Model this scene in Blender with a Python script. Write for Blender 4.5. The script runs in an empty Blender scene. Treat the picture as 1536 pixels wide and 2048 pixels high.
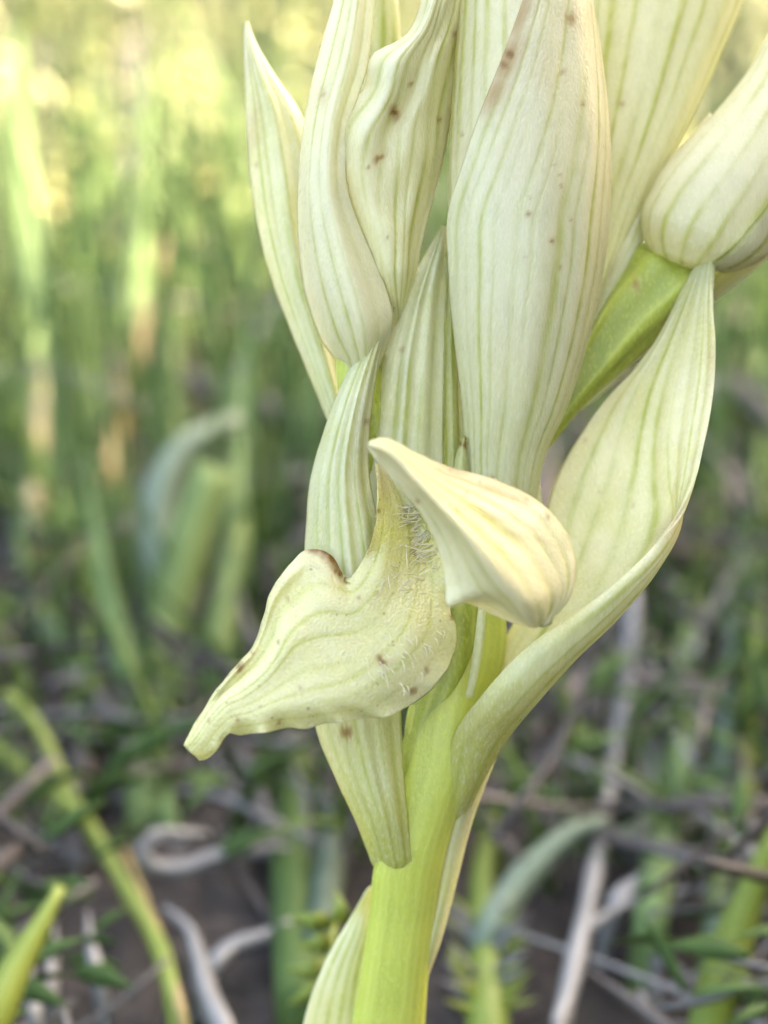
import bpy, math, random
import numpy as np
from mathutils import Vector

random.seed(7); rng = np.random.default_rng(7)
scene = bpy.context.scene
COL = scene.collection
R = math.radians

# ------------------------------------------------------------------ camera, sky, sun, exposure
CAM = np.array((0.0, 0.0, 0.090)); PITCH = R(25.0)
FOCUS = 0.090; FRAME_W = 0.043; PX = FRAME_W / 1536.0
cam = bpy.data.cameras.new('camera'); cam_ob = bpy.data.objects.new('camera', cam); COL.objects.link(cam_ob)
cam_ob.location = CAM; cam_ob.rotation_euler = (math.pi/2 - PITCH, 0, 0)
cam.sensor_fit = 'HORIZONTAL'; cam.sensor_width = 36.0; cam.lens = 36.0 * FOCUS / FRAME_W
cam.clip_start = 0.005; cam.clip_end = 500.0
cam.dof.use_dof = True; cam.dof.focus_distance = FOCUS + 0.0014
cam.dof.aperture_fstop = cam.lens / 2.9
scene.camera = cam_ob

SUN_DIR = Vector((0.70, 0.26, 0.66)).normalized()
world = bpy.data.worlds.new('World'); scene.world = world; world.use_nodes = True
wn = world.node_tree.nodes; wl = world.node_tree.links; wn.clear()
sky = wn.new('ShaderNodeTexSky'); sky.sky_type = 'NISHITA'; sky.sun_disc = False
sky.sun_elevation = math.asin(SUN_DIR.z); sky.sun_rotation = math.atan2(SUN_DIR.x, SUN_DIR.y)
sky.dust_density = 5.0; sky.air_density = 1.0; sky.ozone_density = 1.0
bg = wn.new('ShaderNodeBackground'); bg.inputs['Strength'].default_value = 0.13
wo = wn.new('ShaderNodeOutputWorld'); wl.new(sky.outputs[0], bg.inputs[0]); wl.new(bg.outputs[0], wo.inputs[0])
sun = bpy.data.lights.new('sun', 'SUN'); sun.energy = 2.7; sun.angle = R(0.6); sun.color = (1.0, 0.93, 0.80)
sun_ob = bpy.data.objects.new('sun', sun); COL.objects.link(sun_ob)
sun_ob.rotation_euler = SUN_DIR.to_track_quat('Z', 'Y').to_euler(); sun_ob.location = (2, 0.5, 3)
vs = scene.view_settings
vs.view_transform = 'Standard'; vs.look = 'None'; vs.gamma = 1.0; vs.use_curve_mapping = False
vs.exposure = 3.4
try:
    vs.use_white_balance = True; vs.white_balance_temperature = 7700; vs.white_balance_tint = 12
except Exception: pass
scene.cycles.use_denoising = True; scene.cycles.use_adaptive_sampling = True; scene.cycles.adaptive_threshold = 0.02; scene.cycles.adaptive_min_samples = 16; scene.cycles.use_light_tree = False
scene.cycles.max_bounces = 5; scene.cycles.transmission_bounces = 4; scene.cycles.diffuse_bounces = 2
scene.cycles.sample_clamp_indirect = 8.0; scene.cycles.caustics_reflective = False; scene.cycles.caustics_refractive = False

# ------------------------------------------------------------------ coordinates: photo point + depth (mm behind the focus plane) -> world metres
RIGHT = np.array((1.0, 0, 0)); UP = np.array((0, math.sin(PITCH), math.cos(PITCH))); FWD = np.array((0, math.cos(PITCH), -math.sin(PITCH)))
def W(q):
    q = np.asarray(q, float); dep = FOCUS + q[..., 2] * 1e-3; k = dep / FOCUS * PX
    return CAM + ((q[..., 0]-768)*k)[..., None]*RIGHT + ((1024-q[..., 1])*k)[..., None]*UP + dep[..., None]*FWD
def ground_depth(px, py, z=0.0):
    """depth (mm behind focus) at which the ray through a point meets height z"""
    r = FWD + (px-768)*PX/FOCUS*RIGHT + (1024-py)*PX/FOCUS*UP
    return ((z - CAM[2]) / r[2] - FOCUS) * 1e3

def hermite(s, P, x):
    s = np.asarray(s, float); P = np.asarray(P, float); n = len(s)
    m = np.zeros_like(P)
    for i in range(n):
        a, b = max(i-1, 0), min(i+1, n-1)
        if 0 < i < n-1:
            h0, h1 = s[i]-s[i-1], s[i+1]-s[i]
            m[i] = ((P[i]-P[i-1])/h0*h1 + (P[i+1]-P[i])/h1*h0)/(h0+h1)
        else: m[i] = (P[b]-P[a])/(s[b]-s[a])
    i = np.clip(np.searchsorted(s, x, side='right')-1, 0, n-2)
    h = s[i+1]-s[i]; t = (x-s[i])/h
    sh = (-1,)+(1,)*(P.ndim-1); t = t.reshape(sh); h = h.reshape(sh)
    return (2*t**3-3*t**2+1)*P[i] + (t**3-2*t**2+t)*h*m[i] + (-2*t**3+3*t**2)*P[i+1] + (t**3-t**2)*h*m[i+1]

def wav(seed, n=5, f=(1, 6)):
    r = np.random.default_rng(seed); fr = r.uniform(f[0], f[1], (n, 2)); ph = r.uniform(0, 6.28, n); fr[:, 0] *= r.choice([-1, 1], n)
    def fn(u, t): return sum(np.sin(6.28*(fr[i, 0]*u + fr[i, 1]*t) + ph[i]) for i in range(n)) / n
    return fn

# ------------------------------------------------------------------ materials
MATS = {}
def nodes_of(name):
    m = bpy.data.materials.new(name); m.use_nodes = True; nt = m.node_tree; nt.nodes.clear()
    return m, nt.nodes, nt.links
def c4(c): return (c[0], c[1], c[2], 1.0)
def petal_mat(name, base, green, vein, veinamt=0.72, rough=0.36, transl=0.45, sheen=0.6, bump=0.22, sss=0.0, cells=6500.0, speck=0.0, stk=True):
    m, N, L = nodes_of(name)
    tc = N.new('ShaderNodeTexCoord')
    mp = N.new('ShaderNodeMapping'); mp.inputs['Scale'].default_value = (1, .8, .35); L.new(tc.outputs['Object'], mp.inputs['Vector'])
    def noise(scale, detail=2.0, streak=False):
        n = N.new('ShaderNodeTexNoise'); n.inputs['Scale'].default_value = scale; n.inputs['Detail'].default_value = detail
        L.new(mp.outputs[0] if streak else tc.outputs['Object'], n.inputs['Vector']); return n
    def attr(a):
        n = N.new('ShaderNodeAttribute'); n.attribute_name = a; return n.outputs['Fac']
    def mix(fac, a, b, mode='MIX'):
        n = N.new('ShaderNodeMix'); n.data_type = 'RGBA'; n.blend_type = mode
        for i, v in ((6, a), (7, b)):
            if isinstance(v, tuple): n.inputs[i].default_value = c4(v)
            else: L.new(v, n.inputs[i])
        if isinstance(fac, float): n.inputs[0].default_value = fac
        else: L.new(fac, n.inputs[0])
        return n.outputs[2]
    def ramp(src, lo, hi, a=0.0, b=1.0):
        n = N.new('ShaderNodeMapRange'); n.inputs[1].default_value = lo; n.inputs[2].default_value = hi
        n.inputs[3].default_value = a; n.inputs[4].default_value = b; L.new(src, n.inputs[0]); return n.outputs[0]
    big = noise(380.0, 3.0); fine = noise(cells, 2.0, stk); mid = noise(1500.0, 3.0, stk)
    col = mix(attr('green'), base, green)
    col = mix(ramp(big.outputs[0], 0.35, 0.7, 0.0, 0.35), col, green)
    dk = tuple(v*0.80 for v in base)
    col = mix(ramp(mid.outputs[0], 0.45, 0.75, 0.0, 0.35), col, dk)
    col = mix(ramp(fine.outputs[0], 0.5, 0.72, 0.0, 0.5), col, tuple(min(.93, v*1.12+.04) for v in base))  # whitish sparkle of the fine cells, put into the base colour
    va = N.new('ShaderNodeMath'); va.operation = 'MULTIPLY'; va.inputs[1].default_value = veinamt; L.new(attr('vein'), va.inputs[0])
    vb = N.new('ShaderNodeMath'); vb.operation = 'MULTIPLY'; L.new(va.outputs[0], vb.inputs[0]); L.new(ramp(mid.outputs[0], 0.2, 0.6, 0.45, 1.1), vb.inputs[1])
    col = mix(vb.outputs[0], col, vein)
    col = mix(attr('pink'), col, (0.55, 0.36, 0.13))
    if speck > 0:
        sp = noise(2600.0, 1.0); col = mix(ramp(sp.outputs[0], 0.70, 0.76, 0.0, speck), col, (0.30, 0.17, 0.07))
    col = mix(attr('spot'), col, (0.30, 0.125, 0.012))
    b = N.new('ShaderNodeBump'); b.inputs['Strength'].default_value = bump; b.inputs['Distance'].default_value = 0.00012
    vo = N.new('ShaderNodeTexVoronoi'); vo.inputs['Scale'].default_value = cells*1.25; L.new(mp.outputs[0] if stk else tc.outputs['Object'], vo.inputs['Vector'])
    hs = N.new('ShaderNodeMath'); hs.operation = 'SUBTRACT'; L.new(fine.outputs[0], hs.inputs[0]); L.new(vo.outputs['Distance'], hs.inputs[1])
    L.new(hs.outputs[0], b.inputs['Height'])
    p = N.new('ShaderNodeBsdfPrincipled'); L.new(col, p.inputs['Base Color']); L.new(b.outputs[0], p.inputs['Normal'])
    L.new(ramp(fine.outputs[0], 0.3, 0.7, rough-0.12, rough+0.15), p.inputs['Roughness'])
    p.inputs['Specular IOR Level'].default_value = sheen
    if sss > 0:
        p.inputs['Subsurface Weight'].default_value = sss; p.inputs['Subsurface Radius'].default_value = (1.0, 0.9, 0.3); p.inputs['Subsurface Scale'].default_value = 0.0016
    out = N.new('ShaderNodeOutputMaterial')
    if transl > 0:
        t = N.new('ShaderNodeBsdfTranslucent'); L.new(col, t.inputs[0]); L.new(b.outputs[0], t.inputs['Normal'])
        mx = N.new('ShaderNodeMixShader'); mx.inputs[0].default_value = transl
        L.new(p.outputs[0], mx.inputs[1]); L.new(t.outputs[0], mx.inputs[2]); L.new(mx.outputs[0], out.inputs[0])
    else: L.new(p.outputs[0], out.inputs[0])
    MATS[name] = m; return m
CREAM = (0.90, 0.85, 0.58); PALEG = (0.82, 0.81, 0.44); VEIN = (0.50, 0.53, 0.06); LEAFY = (0.63, 0.63, 0.14); STEMC = (0.51, 0.55, 0.09)
petal_mat('petal', CREAM, PALEG, VEIN)
petal_mat('bract', (0.89, 0.87, 0.61), LEAFY, (0.47, 0.53, 0.08), veinamt=0.85, bump=0.25)
petal_mat('lip', (0.91, 0.86, 0.56), (0.80, 0.78, 0.25), (0.55, 0.57, 0.09), veinamt=0.75, rough=0.33, bump=0.34, cells=5200.0, speck=0.5, sheen=1.0, stk=False)
petal_mat('stem', STEMC, (0.27, 0.33, 0.04), (0.55, 0.60, 0.12), veinamt=0.8, transl=0.0, sss=0.5, bump=0.3, rough=0.42)
petal_mat('hair', (0.96, 0.92, 0.70), (0.96, 0.92, 0.66), VEIN, transl=0.5, bump=0.0)

def plant_mat(name, c1, c2, rough=0.45, transl=0.35, spec=0.5, scale=300.0):
    m, N, L = nodes_of(name)
    tc = N.new('ShaderNodeTexCoord'); n = N.new('ShaderNodeTexNoise'); n.inputs['Scale'].default_value = scale; n.inputs['Detail'].default_value = 4.0
    L.new(tc.outputs['Object'], n.inputs['Vector'])
    a = N.new('ShaderNodeAttribute'); a.attribute_name = 'tone'
    ad = N.new('ShaderNodeMath'); ad.operation = 'MULTIPLY_ADD'; ad.inputs[1].default_value = 0.6; ad.use_clamp = True
    sb = N.new('ShaderNodeMath'); sb.operation = 'SUBTRACT'; sb.inputs[1].default_value = 0.3
    L.new(n.outputs[0], ad.inputs[0]); L.new(a.outputs['Fac'], sb.inputs[0]); L.new(sb.outputs[0], ad.inputs[2])
    mx = N.new('ShaderNodeMix'); mx.data_type = 'RGBA'; mx.inputs[6].default_value = c4(c1); mx.inputs[7].default_value = c4(c2)
    L.new(ad.outputs[0], mx.inputs[0])
    p = N.new('ShaderNodeBsdfPrincipled'); L.new(mx.outputs[2], p.inputs['Base Color']); p.inputs['Roughness'].default_value = rough; p.inputs['Specular IOR Level'].default_value = spec
    o = N.new('ShaderNodeOutputMaterial')
    if transl > 0:
        t = N.new('ShaderNodeBsdfTranslucent'); L.new(mx.outputs[2], t.inputs[0]); ms = N.new('ShaderNodeMixShader'); ms.inputs[0].default_value = transl
        L.new(p.outputs[0], ms.inputs[1]); L.new(t.outputs[0], ms.inputs[2]); L.new(ms.outputs[0], o.inputs[0])
    else: L.new(p.outputs[0], o.inputs[0])
    MATS[name] = m; return m
plant_mat('grass', (0.07, 0.135, 0.035), (0.15, 0.24, 0.06), rough=.6, spec=.3)
plant_mat('grass_blue', (0.08, 0.13, 0.075), (0.32, 0.42, 0.31), rough=0.55)
plant_mat('grass_yellow', (0.20, 0.29, 0.045), (0.36, 0.43, 0.09))
plant_mat('straw', (0.42, 0.34, 0.16), (0.62, 0.55, 0.30), transl=0.25)
plant_mat('ochre', (0.36, 0.27, 0.10), (0.48, 0.38, 0.16), transl=0.2)
plant_mat('dead_grey', (0.11, 0.11, 0.108), (0.27, 0.275, 0.27), transl=0.1)
plant_mat('dead_brown', (0.035, 0.029, 0.026), (0.12, 0.10, 0.085), transl=0.1)
plant_mat('shrub_leaf', (0.05, 0.09, 0.03), (0.10, 0.15, 0.05), transl=0.2)
plant_mat('bark', (0.10, 0.07, 0.05), (0.18, 0.13, 0.09), transl=0.0)
plant_mat('seed', (0.62, 0.60, 0.30), (0.85, 0.82, 0.55), transl=0.3, rough=.3)
plant_mat('grass_light', (0.15, 0.25, 0.08), (0.28, 0.40, 0.16), rough=.6, spec=.3)
plant_mat('meadow', (0.09, 0.16, 0.045), (0.36, 0.37, 0.18), transl=0.35)
def soil_mat():
    m, N, L = nodes_of('soil'); tc = N.new('ShaderNodeTexCoord')
    n = N.new('ShaderNodeTexNoise'); n.inputs['Scale'].default_value = 240.0; n.inputs['Detail'].default_value = 8.0; L.new(tc.outputs['Object'], n.inputs['Vector'])
    cr = N.new('ShaderNodeValToRGB'); cr.color_ramp.elements[0].position = 0.3; cr.color_ramp.elements[0].color = (0.010, 0.009, 0.008, 1)
    cr.color_ramp.elements[1].position = 0.75; cr.color_ramp.elements[1].color = (0.075, 0.062, 0.054, 1)
    L.new(n.outputs[0], cr.inputs[0]); b = N.new('ShaderNodeBump'); b.inputs['Distance'].default_value = 0.003; L.new(n.outputs[0], b.inputs['Height'])
    p = N.new('ShaderNodeBsdfPrincipled'); p.inputs['Roughness'].default_value = 0.9; L.new(cr.outputs[0], p.inputs['Base Color']); L.new(b.outputs[0], p.inputs['Normal'])
    o = N.new('ShaderNodeOutputMaterial'); L.new(p.outputs[0], o.inputs[0]); MATS['soil'] = m
soil_mat()

# ------------------------------------------------------------------ mesh helpers
def link_mesh(name, verts, faces, mat, parent=None, attrs=None, smooth=True, base=None):
    v = np.asarray(verts, float)
    if base is not None: v = v - np.asarray(base)
    me = bpy.data.meshes.new(name); me.from_pydata(v.tolist(), [], [list(map(int, f)) for f in faces])
    for k, a in (attrs or {}).items():
        at = me.attributes.new(k, 'FLOAT', 'POINT'); at.data.foreach_set('value', np.asarray(a, np.float32).ravel())
    if smooth: me.polygons.foreach_set('use_smooth', [True]*len(me.polygons))
    me.materials.append(MATS[mat]); me.update()
    o = bpy.data.objects.new(name, me); COL.objects.link(o)
    if parent is not None: o.parent = parent
    elif base is not None: o.location = Vector(base)
    return o
def tag(o, label, cat, group=None, kind=None):
    if kind: o['kind'] = kind
    if label: o['label'] = label
    if cat: o['category'] = cat
    if group: o['group'] = group
    return o
def thing(name, base, label, cat, group=None):
    e = bpy.data.objects.new(name, None); e.empty_display_size = 0.01; COL.objects.link(e); e.location = Vector(base)
    return tag(e, label, cat, group)

def grid_faces(nv, nu, off=0, closed=False):
    f = []; m = nu if closed else nu-1
    for j in range(nv-1):
        for i in range(m):
            a = off+j*nu+i; b = off+j*nu+(i+1) % nu
            f.append((a, b, b+nu, a+nu))
    return f

ORCHID_BASE = None
def sample(rows, nv, nu, closed=False):
    """rows: list of rows of k (px,py,d) points -> smooth (nv,nu,3) grid; t,u in 0..1"""
    P = np.array(rows, float); mid = P.mean(1)[:, :2]
    dist = np.maximum(np.linalg.norm(np.diff(P[:, :, :2], axis=0), axis=2).mean(1), 4.0)
    s = np.concatenate([[0], np.cumsum(dist)]); s /= s[-1]
    G = hermite(s, P, np.linspace(0, 1, nv))
    k = P.shape[1]; out = np.swapaxes(hermite(np.linspace(0, 1, k), np.swapaxes(G, 0, 1), np.linspace(0, 1, nu)), 0, 1)
    return out, s
def lerp_rows(LR, bulge, dl, dr, k=7, curl=0.0, power=1.0):
    """rows from left/right margins; bulge (mm) lifts the middle towards the camera, per row if a list"""
    out = []; n = len(LR)
    pick = lambda a, i: float(np.interp(i/(n-1), np.linspace(0, 1, len(a)), a)) if isinstance(a, (list, tuple)) else a
    for i, (l, r) in enumerate(LR):
        row = []
        for q in range(k):
            u = q/(k-1); x = l[0]+(r[0]-l[0])*u; y = l[1]+(r[1]-l[1])*u
            d = pick(dl, i)+(pick(dr, i)-pick(dl, i))*u - pick(bulge, i)*math.sin(math.pi*u)**power + pick(curl, i)*((2*u-1)**8)
            row.append((x, y, d))
        out.append(row)
    return out
def profile(spec, t):
    if isinstance(spec, (int, float)): return np.full_like(t, float(spec))
    a = np.array(spec, float); return np.interp(t, a[:, 0], a[:, 1])

def finish(name, G, mat, parent, veins=(), vw=0.012, relief=0.024, thick=0.3, green=0.0, spots=(), pinks=(), crumple=0.0, cseed=1, edge=0.0, closed=False, label=None, flip=False, vein_wob=0.006, cfreq=(0.6, 3), pleat=0.0, np_=4):
    """photo-space grid -> closed shell mesh with vein / stain attributes"""
    nv, nu = G.shape[:2]
    u = np.linspace(0, 1, nu, endpoint=not closed)[None, :].repeat(nv, 0); t = np.linspace(0, 1, nv)[:, None].repeat(nu, 1)
    if crumple: G = G.copy(); G[..., 2] += crumple*wav(cseed, 6, cfreq)(u, t)
    if pleat: G = G.copy(); G[..., 2] += pleat*np.cos(6.283*np_*(u+.03*wav(cseed+3, 3, (.3, 1.5))(u*0, t)))*np.sin(math.pi*np.clip(t, 0, 1))**.5
    if edge:
        e = np.abs(2*u-1)**5; G = G.copy(); w = wav(cseed+31, 6, (1, 7)); G[..., 2] += edge*e*w(np.round(u), t*1.5)
        G[..., 0] += edge*3.0*(np.abs(2*u-1)**10)*wav(cseed+77, 6, (6, 22))(np.round(u), t)
        G[..., 1] += edge*3.0*(np.abs(2*u-1)**10)*wav(cseed+78, 6, (6, 22))(np.round(u), t)
    V = W(G)
    tu = np.gradient(V, axis=1); tv = np.gradient(V, axis=0)
    if closed: tu = (np.roll(V, -1, 1)-np.roll(V, 1, 1))/2
    n = np.cross(tu, tv); n /= np.maximum(np.linalg.norm(n, axis=2, keepdims=True), 1e-12)
    if ((n*(CAM-V)).sum(2)).mean() < 0: n = -n      # towards the camera
    if flip: n = -n
    vr = np.random.default_rng(cseed+300); vein = np.zeros_like(u); wob = wav(cseed+5, 4, (0.2, 3.5))
    ws = wav(cseed+9, 4, (1, 6))(u, t)
    for q, vv in enumerate(veins):
        v0, amp = (vv[:2] if isinstance(vv, tuple) else (vv, 1.0)); wq = vw*(vv[2] if isinstance(vv, tuple) and len(vv) > 2 else vr.uniform(.6, 1.35))
        v0 = v0 + vr.normal(0, vw*.35); amp = amp*vr.uniform(.6, 1.0)
        d = np.abs(u + vein_wob*wob(u*0+v0, t) - v0)
        if closed: d = np.minimum(d, 1-d)
        fade = np.clip(.75+.45*np.sin(6.28*(t*vr.uniform(.5, 2.2)+vr.random()))+.2*ws, .15, 1)
        vein = np.maximum(vein, amp*fade*(np.exp(-(d/wq)**2)+.35*np.exp(-(d/(wq*2.6))**2)))
    V = V - n*(vein*relief*1e-3)[..., None]
    spot = np.zeros_like(u); pink = np.zeros_like(u); jit = 0.35*wav(cseed+60, 6, (4, 22))(u, t)
    sr = np.random.default_rng(cseed+900)
    for (sx, sy, r, a) in spots:
        sa = sr.uniform(-.9, .9); k1, k2 = sr.uniform(.75, 1.2), sr.uniform(.45, .95); X = (G[..., 0]-sx)*math.cos(sa)+(G[..., 1]-sy)*math.sin(sa); Y = (G[..., 1]-sy)*math.cos(sa)-(G[..., 0]-sx)*math.sin(sa)
        d = np.hypot(X*k1, Y*k2)/(r*.64)*(1+1.6*jit); spot = np.maximum(spot, a*np.clip(1.5-d, 0, 1)); pink = np.maximum(pink, 0.4*a*np.exp(-(d/2.2)**2))
    for (sx, sy, rx, ry, ang, a) in pinks:
        ca, sa = math.cos(ang), math.sin(ang); x = (G[..., 0]-sx)*ca+(G[..., 1]-sy)*sa; y = -(G[..., 0]-sx)*sa+(G[..., 1]-sy)*ca
        pink = np.maximum(pink, a*np.exp(-((x/rx)**2+(y/ry)**2)*(1+0.6*jit)))
    g = np.clip(profile(green, t), 0, 1)
    at = {'vein': np.clip(vein, 0, 1), 'spot': np.clip(spot, 0, 1), 'pink': np.clip(pink, 0, 0.9), 'green': g}
    vf = V.reshape(-1, 3)
    if closed:
        caps = [list(range(nu))[::-1], list(range((nv-1)*nu, nv*nu))]
        o = link_mesh(name, vf, grid_faces(nv, nu, 0, True)+caps, mat, parent, at, base=ORCHID_BASE)
    else:
        inner = [(j, i) for j in range(1, nv-1) for i in range(1, nu-1)]
        idx = np.arange(nv*nu).reshape(nv, nu); back = idx.copy()
        back[1:-1, 1:-1] = nv*nu + np.arange((nv-2)*(nu-2)).reshape(nv-2, nu-2)
        fall = (1-np.abs(2*u-1)**6)*(1-np.abs(2*t-1)**40)*0.85+0.15
        B = (V - n*(thick*1e-3*fall)[..., None])[1:-1, 1:-1].reshape(-1, 3)
        f1 = grid_faces(nv, nu); bf = []
        for j in range(nv-1):
            for i in range(nu-1): bf.append((back[j, i], back[j+1, i], back[j+1, i+1], back[j, i+1]))
        at = {k: np.concatenate([a.ravel(), a[1:-1, 1:-1].ravel()]) for k, a in at.items()}
        o = link_mesh(name, np.vstack([vf, B]), f1+bf, mat, parent, at, base=ORCHID_BASE)
    if label: o['label'] = label
    return o
def res(rows, step=4.5):
    P = np.array(rows, float); L = np.linalg.norm(np.diff(P.mean(1)[:, :2], axis=0), axis=1).sum()
    Wd = np.linalg.norm(np.diff(P[:, :, :2], axis=1), axis=2).sum(1).max()
    return int(np.clip(L/step, 24, 330)), int(np.clip(Wd/step, 14, 120))
def petal(name, LR, mat, parent, bulge=1.0, dl=0.0, dr=0.0, curl=0.0, power=1.0, **kw):
    rows = lerp_rows(LR, bulge, dl, dr, curl=curl, power=power); nv, nu = res(rows); G, _ = sample(rows, nv, nu)
    return finish(name, G, mat, parent, **kw)
def sheet(name, rows, mat, parent, **kw):
    nv, nu = res(rows); G, _ = sample(rows, nv, nu); return finish(name, G, mat, parent, **kw)
def tube_grid(LR, d, ratio, nv, nu, phi=None, lift=0.0, ridge=0.0, nr=6):
    """elliptical tube between two outlines; phi(t): angle range for a wrapped piece. angle 0 = right, pi/2 = front"""
    L = np.array([p[0] for p in LR], float); Rr = np.array([p[1] for p in LR], float); n = len(LR)
    pick = lambda a: np.interp(np.linspace(0, 1, n), np.linspace(0, 1, len(a)), a) if isinstance(a, (list, tuple)) else np.full(n, float(a))
    s = np.concatenate([[0], np.cumsum(np.maximum(np.linalg.norm(np.diff((L+Rr)/2, axis=0), axis=1), 4))]); s /= s[-1]
    x = np.linspace(0, 1, nv); L = hermite(s, L, x); Rr = hermite(s, Rr, x); D = hermite(s, pick(d), x); K = hermite(s, pick(ratio), x)
    if phi is None: ph = np.linspace(0, 2*math.pi, nu, endpoint=False)[None, :].repeat(nv, 0)
    else:
        a, b = phi(x, L, Rr); ph = a[:, None]+(b-a)[:, None]*np.linspace(0, 1, nu)[None, :]
    c = (L+Rr)/2; h = (Rr-L)/2; hw = np.linalg.norm(h, axis=1)*PX*1e3
    rr = 1+ridge*np.cos(nr*ph)
    G = np.zeros((nv, nu, 3)); lf = 1 + lift/np.maximum(hw, 0.2)[:, None]
    G[..., 0] = c[:, 0:1]+h[:, 0:1]*np.cos(ph)*rr*lf; G[..., 1] = c[:, 1:2]+h[:, 1:2]*np.cos(ph)*rr*lf
    G[..., 2] = D[:, None]-K[:, None]*hw[:, None]*np.sin(ph)*rr*lf
    return G
def tube(name, LR, mat, parent, d=0.0, ratio=1.0, nv=None, nu=None, ridge=0.0, nr=6, **kw):
    ln = sum(math.dist(((a[0][0]+a[1][0])/2, (a[0][1]+a[1][1])/2), ((b[0][0]+b[1][0])/2, (b[0][1]+b[1][1])/2)) for a, b in zip(LR, LR[1:]))
    nv = nv or int(np.clip(ln/5, 20, 300)); nu = nu or int(np.clip(max(math.dist(*p) for p in LR)*3.1/5, 16, 180))
    return finish(name, tube_grid(LR, d, ratio, nv, nu, ridge=ridge, nr=nr), mat, parent, closed=True, **kw)
def string_mesh(pts, rad, sides=5):
    """round strand through world points; rad per point"""
    pts = np.asarray(pts, float); n = len(pts); tn = np.gradient(pts, axis=0); tn /= np.maximum(np.linalg.norm(tn, axis=1, keepdims=True), 1e-12)
    ref = np.array((0.31, 0.9, 0.17)); a = np.cross(tn, ref); a /= np.maximum(np.linalg.norm(a, axis=1, keepdims=True), 1e-12); b = np.cross(tn, a)
    ang = np.linspace(0, 2*math.pi, sides, endpoint=False); rad = np.broadcast_to(np.asarray(rad, float), (n,))
    v = pts[:, None]+rad[:, None, None]*(np.cos(ang)[None, :, None]*a[:, None]+np.sin(ang)[None, :, None]*b[:, None])
    f = grid_faces(n, sides, 0, True)+[list(range(sides))[::-1], list(range((n-1)*sides, n*sides))]
    return v.reshape(-1, 3), f
class Bag:
    def __init__(s): s.v = []; s.f = []; s.t = []; s.n = 0
    def add(s, v, f, tone=0.5):
        s.v.append(np.asarray(v)); s.f += [[i+s.n for i in q] for q in f]; s.t.append(np.broadcast_to(np.asarray(tone, float), (len(v),))); s.n += len(v)
    def build(s, name, mat, parent=None, base=None, smooth=True):
        return link_mesh(name, np.vstack(s.v), s.f, mat, parent, {'tone': np.concatenate(s.t)}, smooth=smooth, base=base)

# ------------------------------------------------------------------ ground
def ground_z(x, y):
    return 0.0022*np.sin(x*61+y*23)+0.0016*np.sin(y*97-x*41+1.3)+0.0010*np.sin(x*170+y*150) - 0.003
def build_ground():
    xs = np.concatenate([[-300, -60, -12, -3, -1.2], np.linspace(-0.6, 0.6, 121), [1.2, 3, 12, 60, 300]]); ys = np.concatenate([[-300, -60, -12, -3, -1], np.linspace(-0.3, 1.2, 151), [2, 4, 12, 60, 300]])
    X, Y = np.meshgrid(xs, ys); near = np.clip(1.4-np.hypot(X, Y), 0, 1); Z = ground_z(X, Y)*near
    v = np.stack([X, Y, Z], 2).reshape(-1, 3)
    o = link_mesh('ground', v, grid_faces(len(ys), len(xs)), 'soil'); o['kind'] = 'structure'
build_ground()

# ------------------------------------------------------------------ the orchid
ORCHID_BASE = tuple(W(np.array((790, 2330, 9.0)))); ORCHID_BASE = (ORCHID_BASE[0], ORCHID_BASE[1], -0.002)
orchid = thing('orchid', ORCHID_BASE, 'pale cream orchid with veined buds, pointed bracts and drooping hairy lip', 'orchid')

def depth_at(z_target, px, py0, d):  # photo row where the given depth meets a height
    for py in range(2000, 4200, 5):
        if W(np.array((px, py, d)))[2] <= z_target: return py
    return 4200
yb = depth_at(-0.004, 780, 2048, 10.0)
stem_LR = [((690, yb), (880, yb)), ((698, (yb+2060)/2), (858, (yb+2060)/2)), ((700, 2060), (848, 2060)), ((722, 1930), (858, 1930)), ((738, 1820), (872, 1820)), ((746, 1735), (886, 1735)), ((775, 1640), (912, 1640)), ((800, 1540), (950, 1540)),
           ((812, 1430), (975, 1430)), ((850, 1300), (1010, 1300)), ((870, 1150), (1000, 1150)), ((885, 1000), (975, 1000)), ((888, 850), (965, 850)), ((890, 650), (960, 650)), ((900, 400), (970, 400)), ((920, 100), (985, 100)), ((960, -200), (990, -200)), ((985, -380), (990, -380))]
tube('stem', stem_LR, 'stem', orchid, d=[12, 10.5, 9, 8, 7.2, 6.5, 6, 5.8, 5.8, 6.4, 7, 7.5, 8, 8.5, 9, 9.5, 10, 10], ratio=0.85, ridge=0.02, nr=5, veins=[0.06, 0.11, 0.15, 0.2, 0.235, 0.28, 0.33, 0.36, 0.41, .45], vw=0.010, relief=0.018, green=[(0, 0.1), (0.5, 0.0), (0.58, 0.35), (0.66, 0.85), (1, 0.7)], cseed=3)

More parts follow.
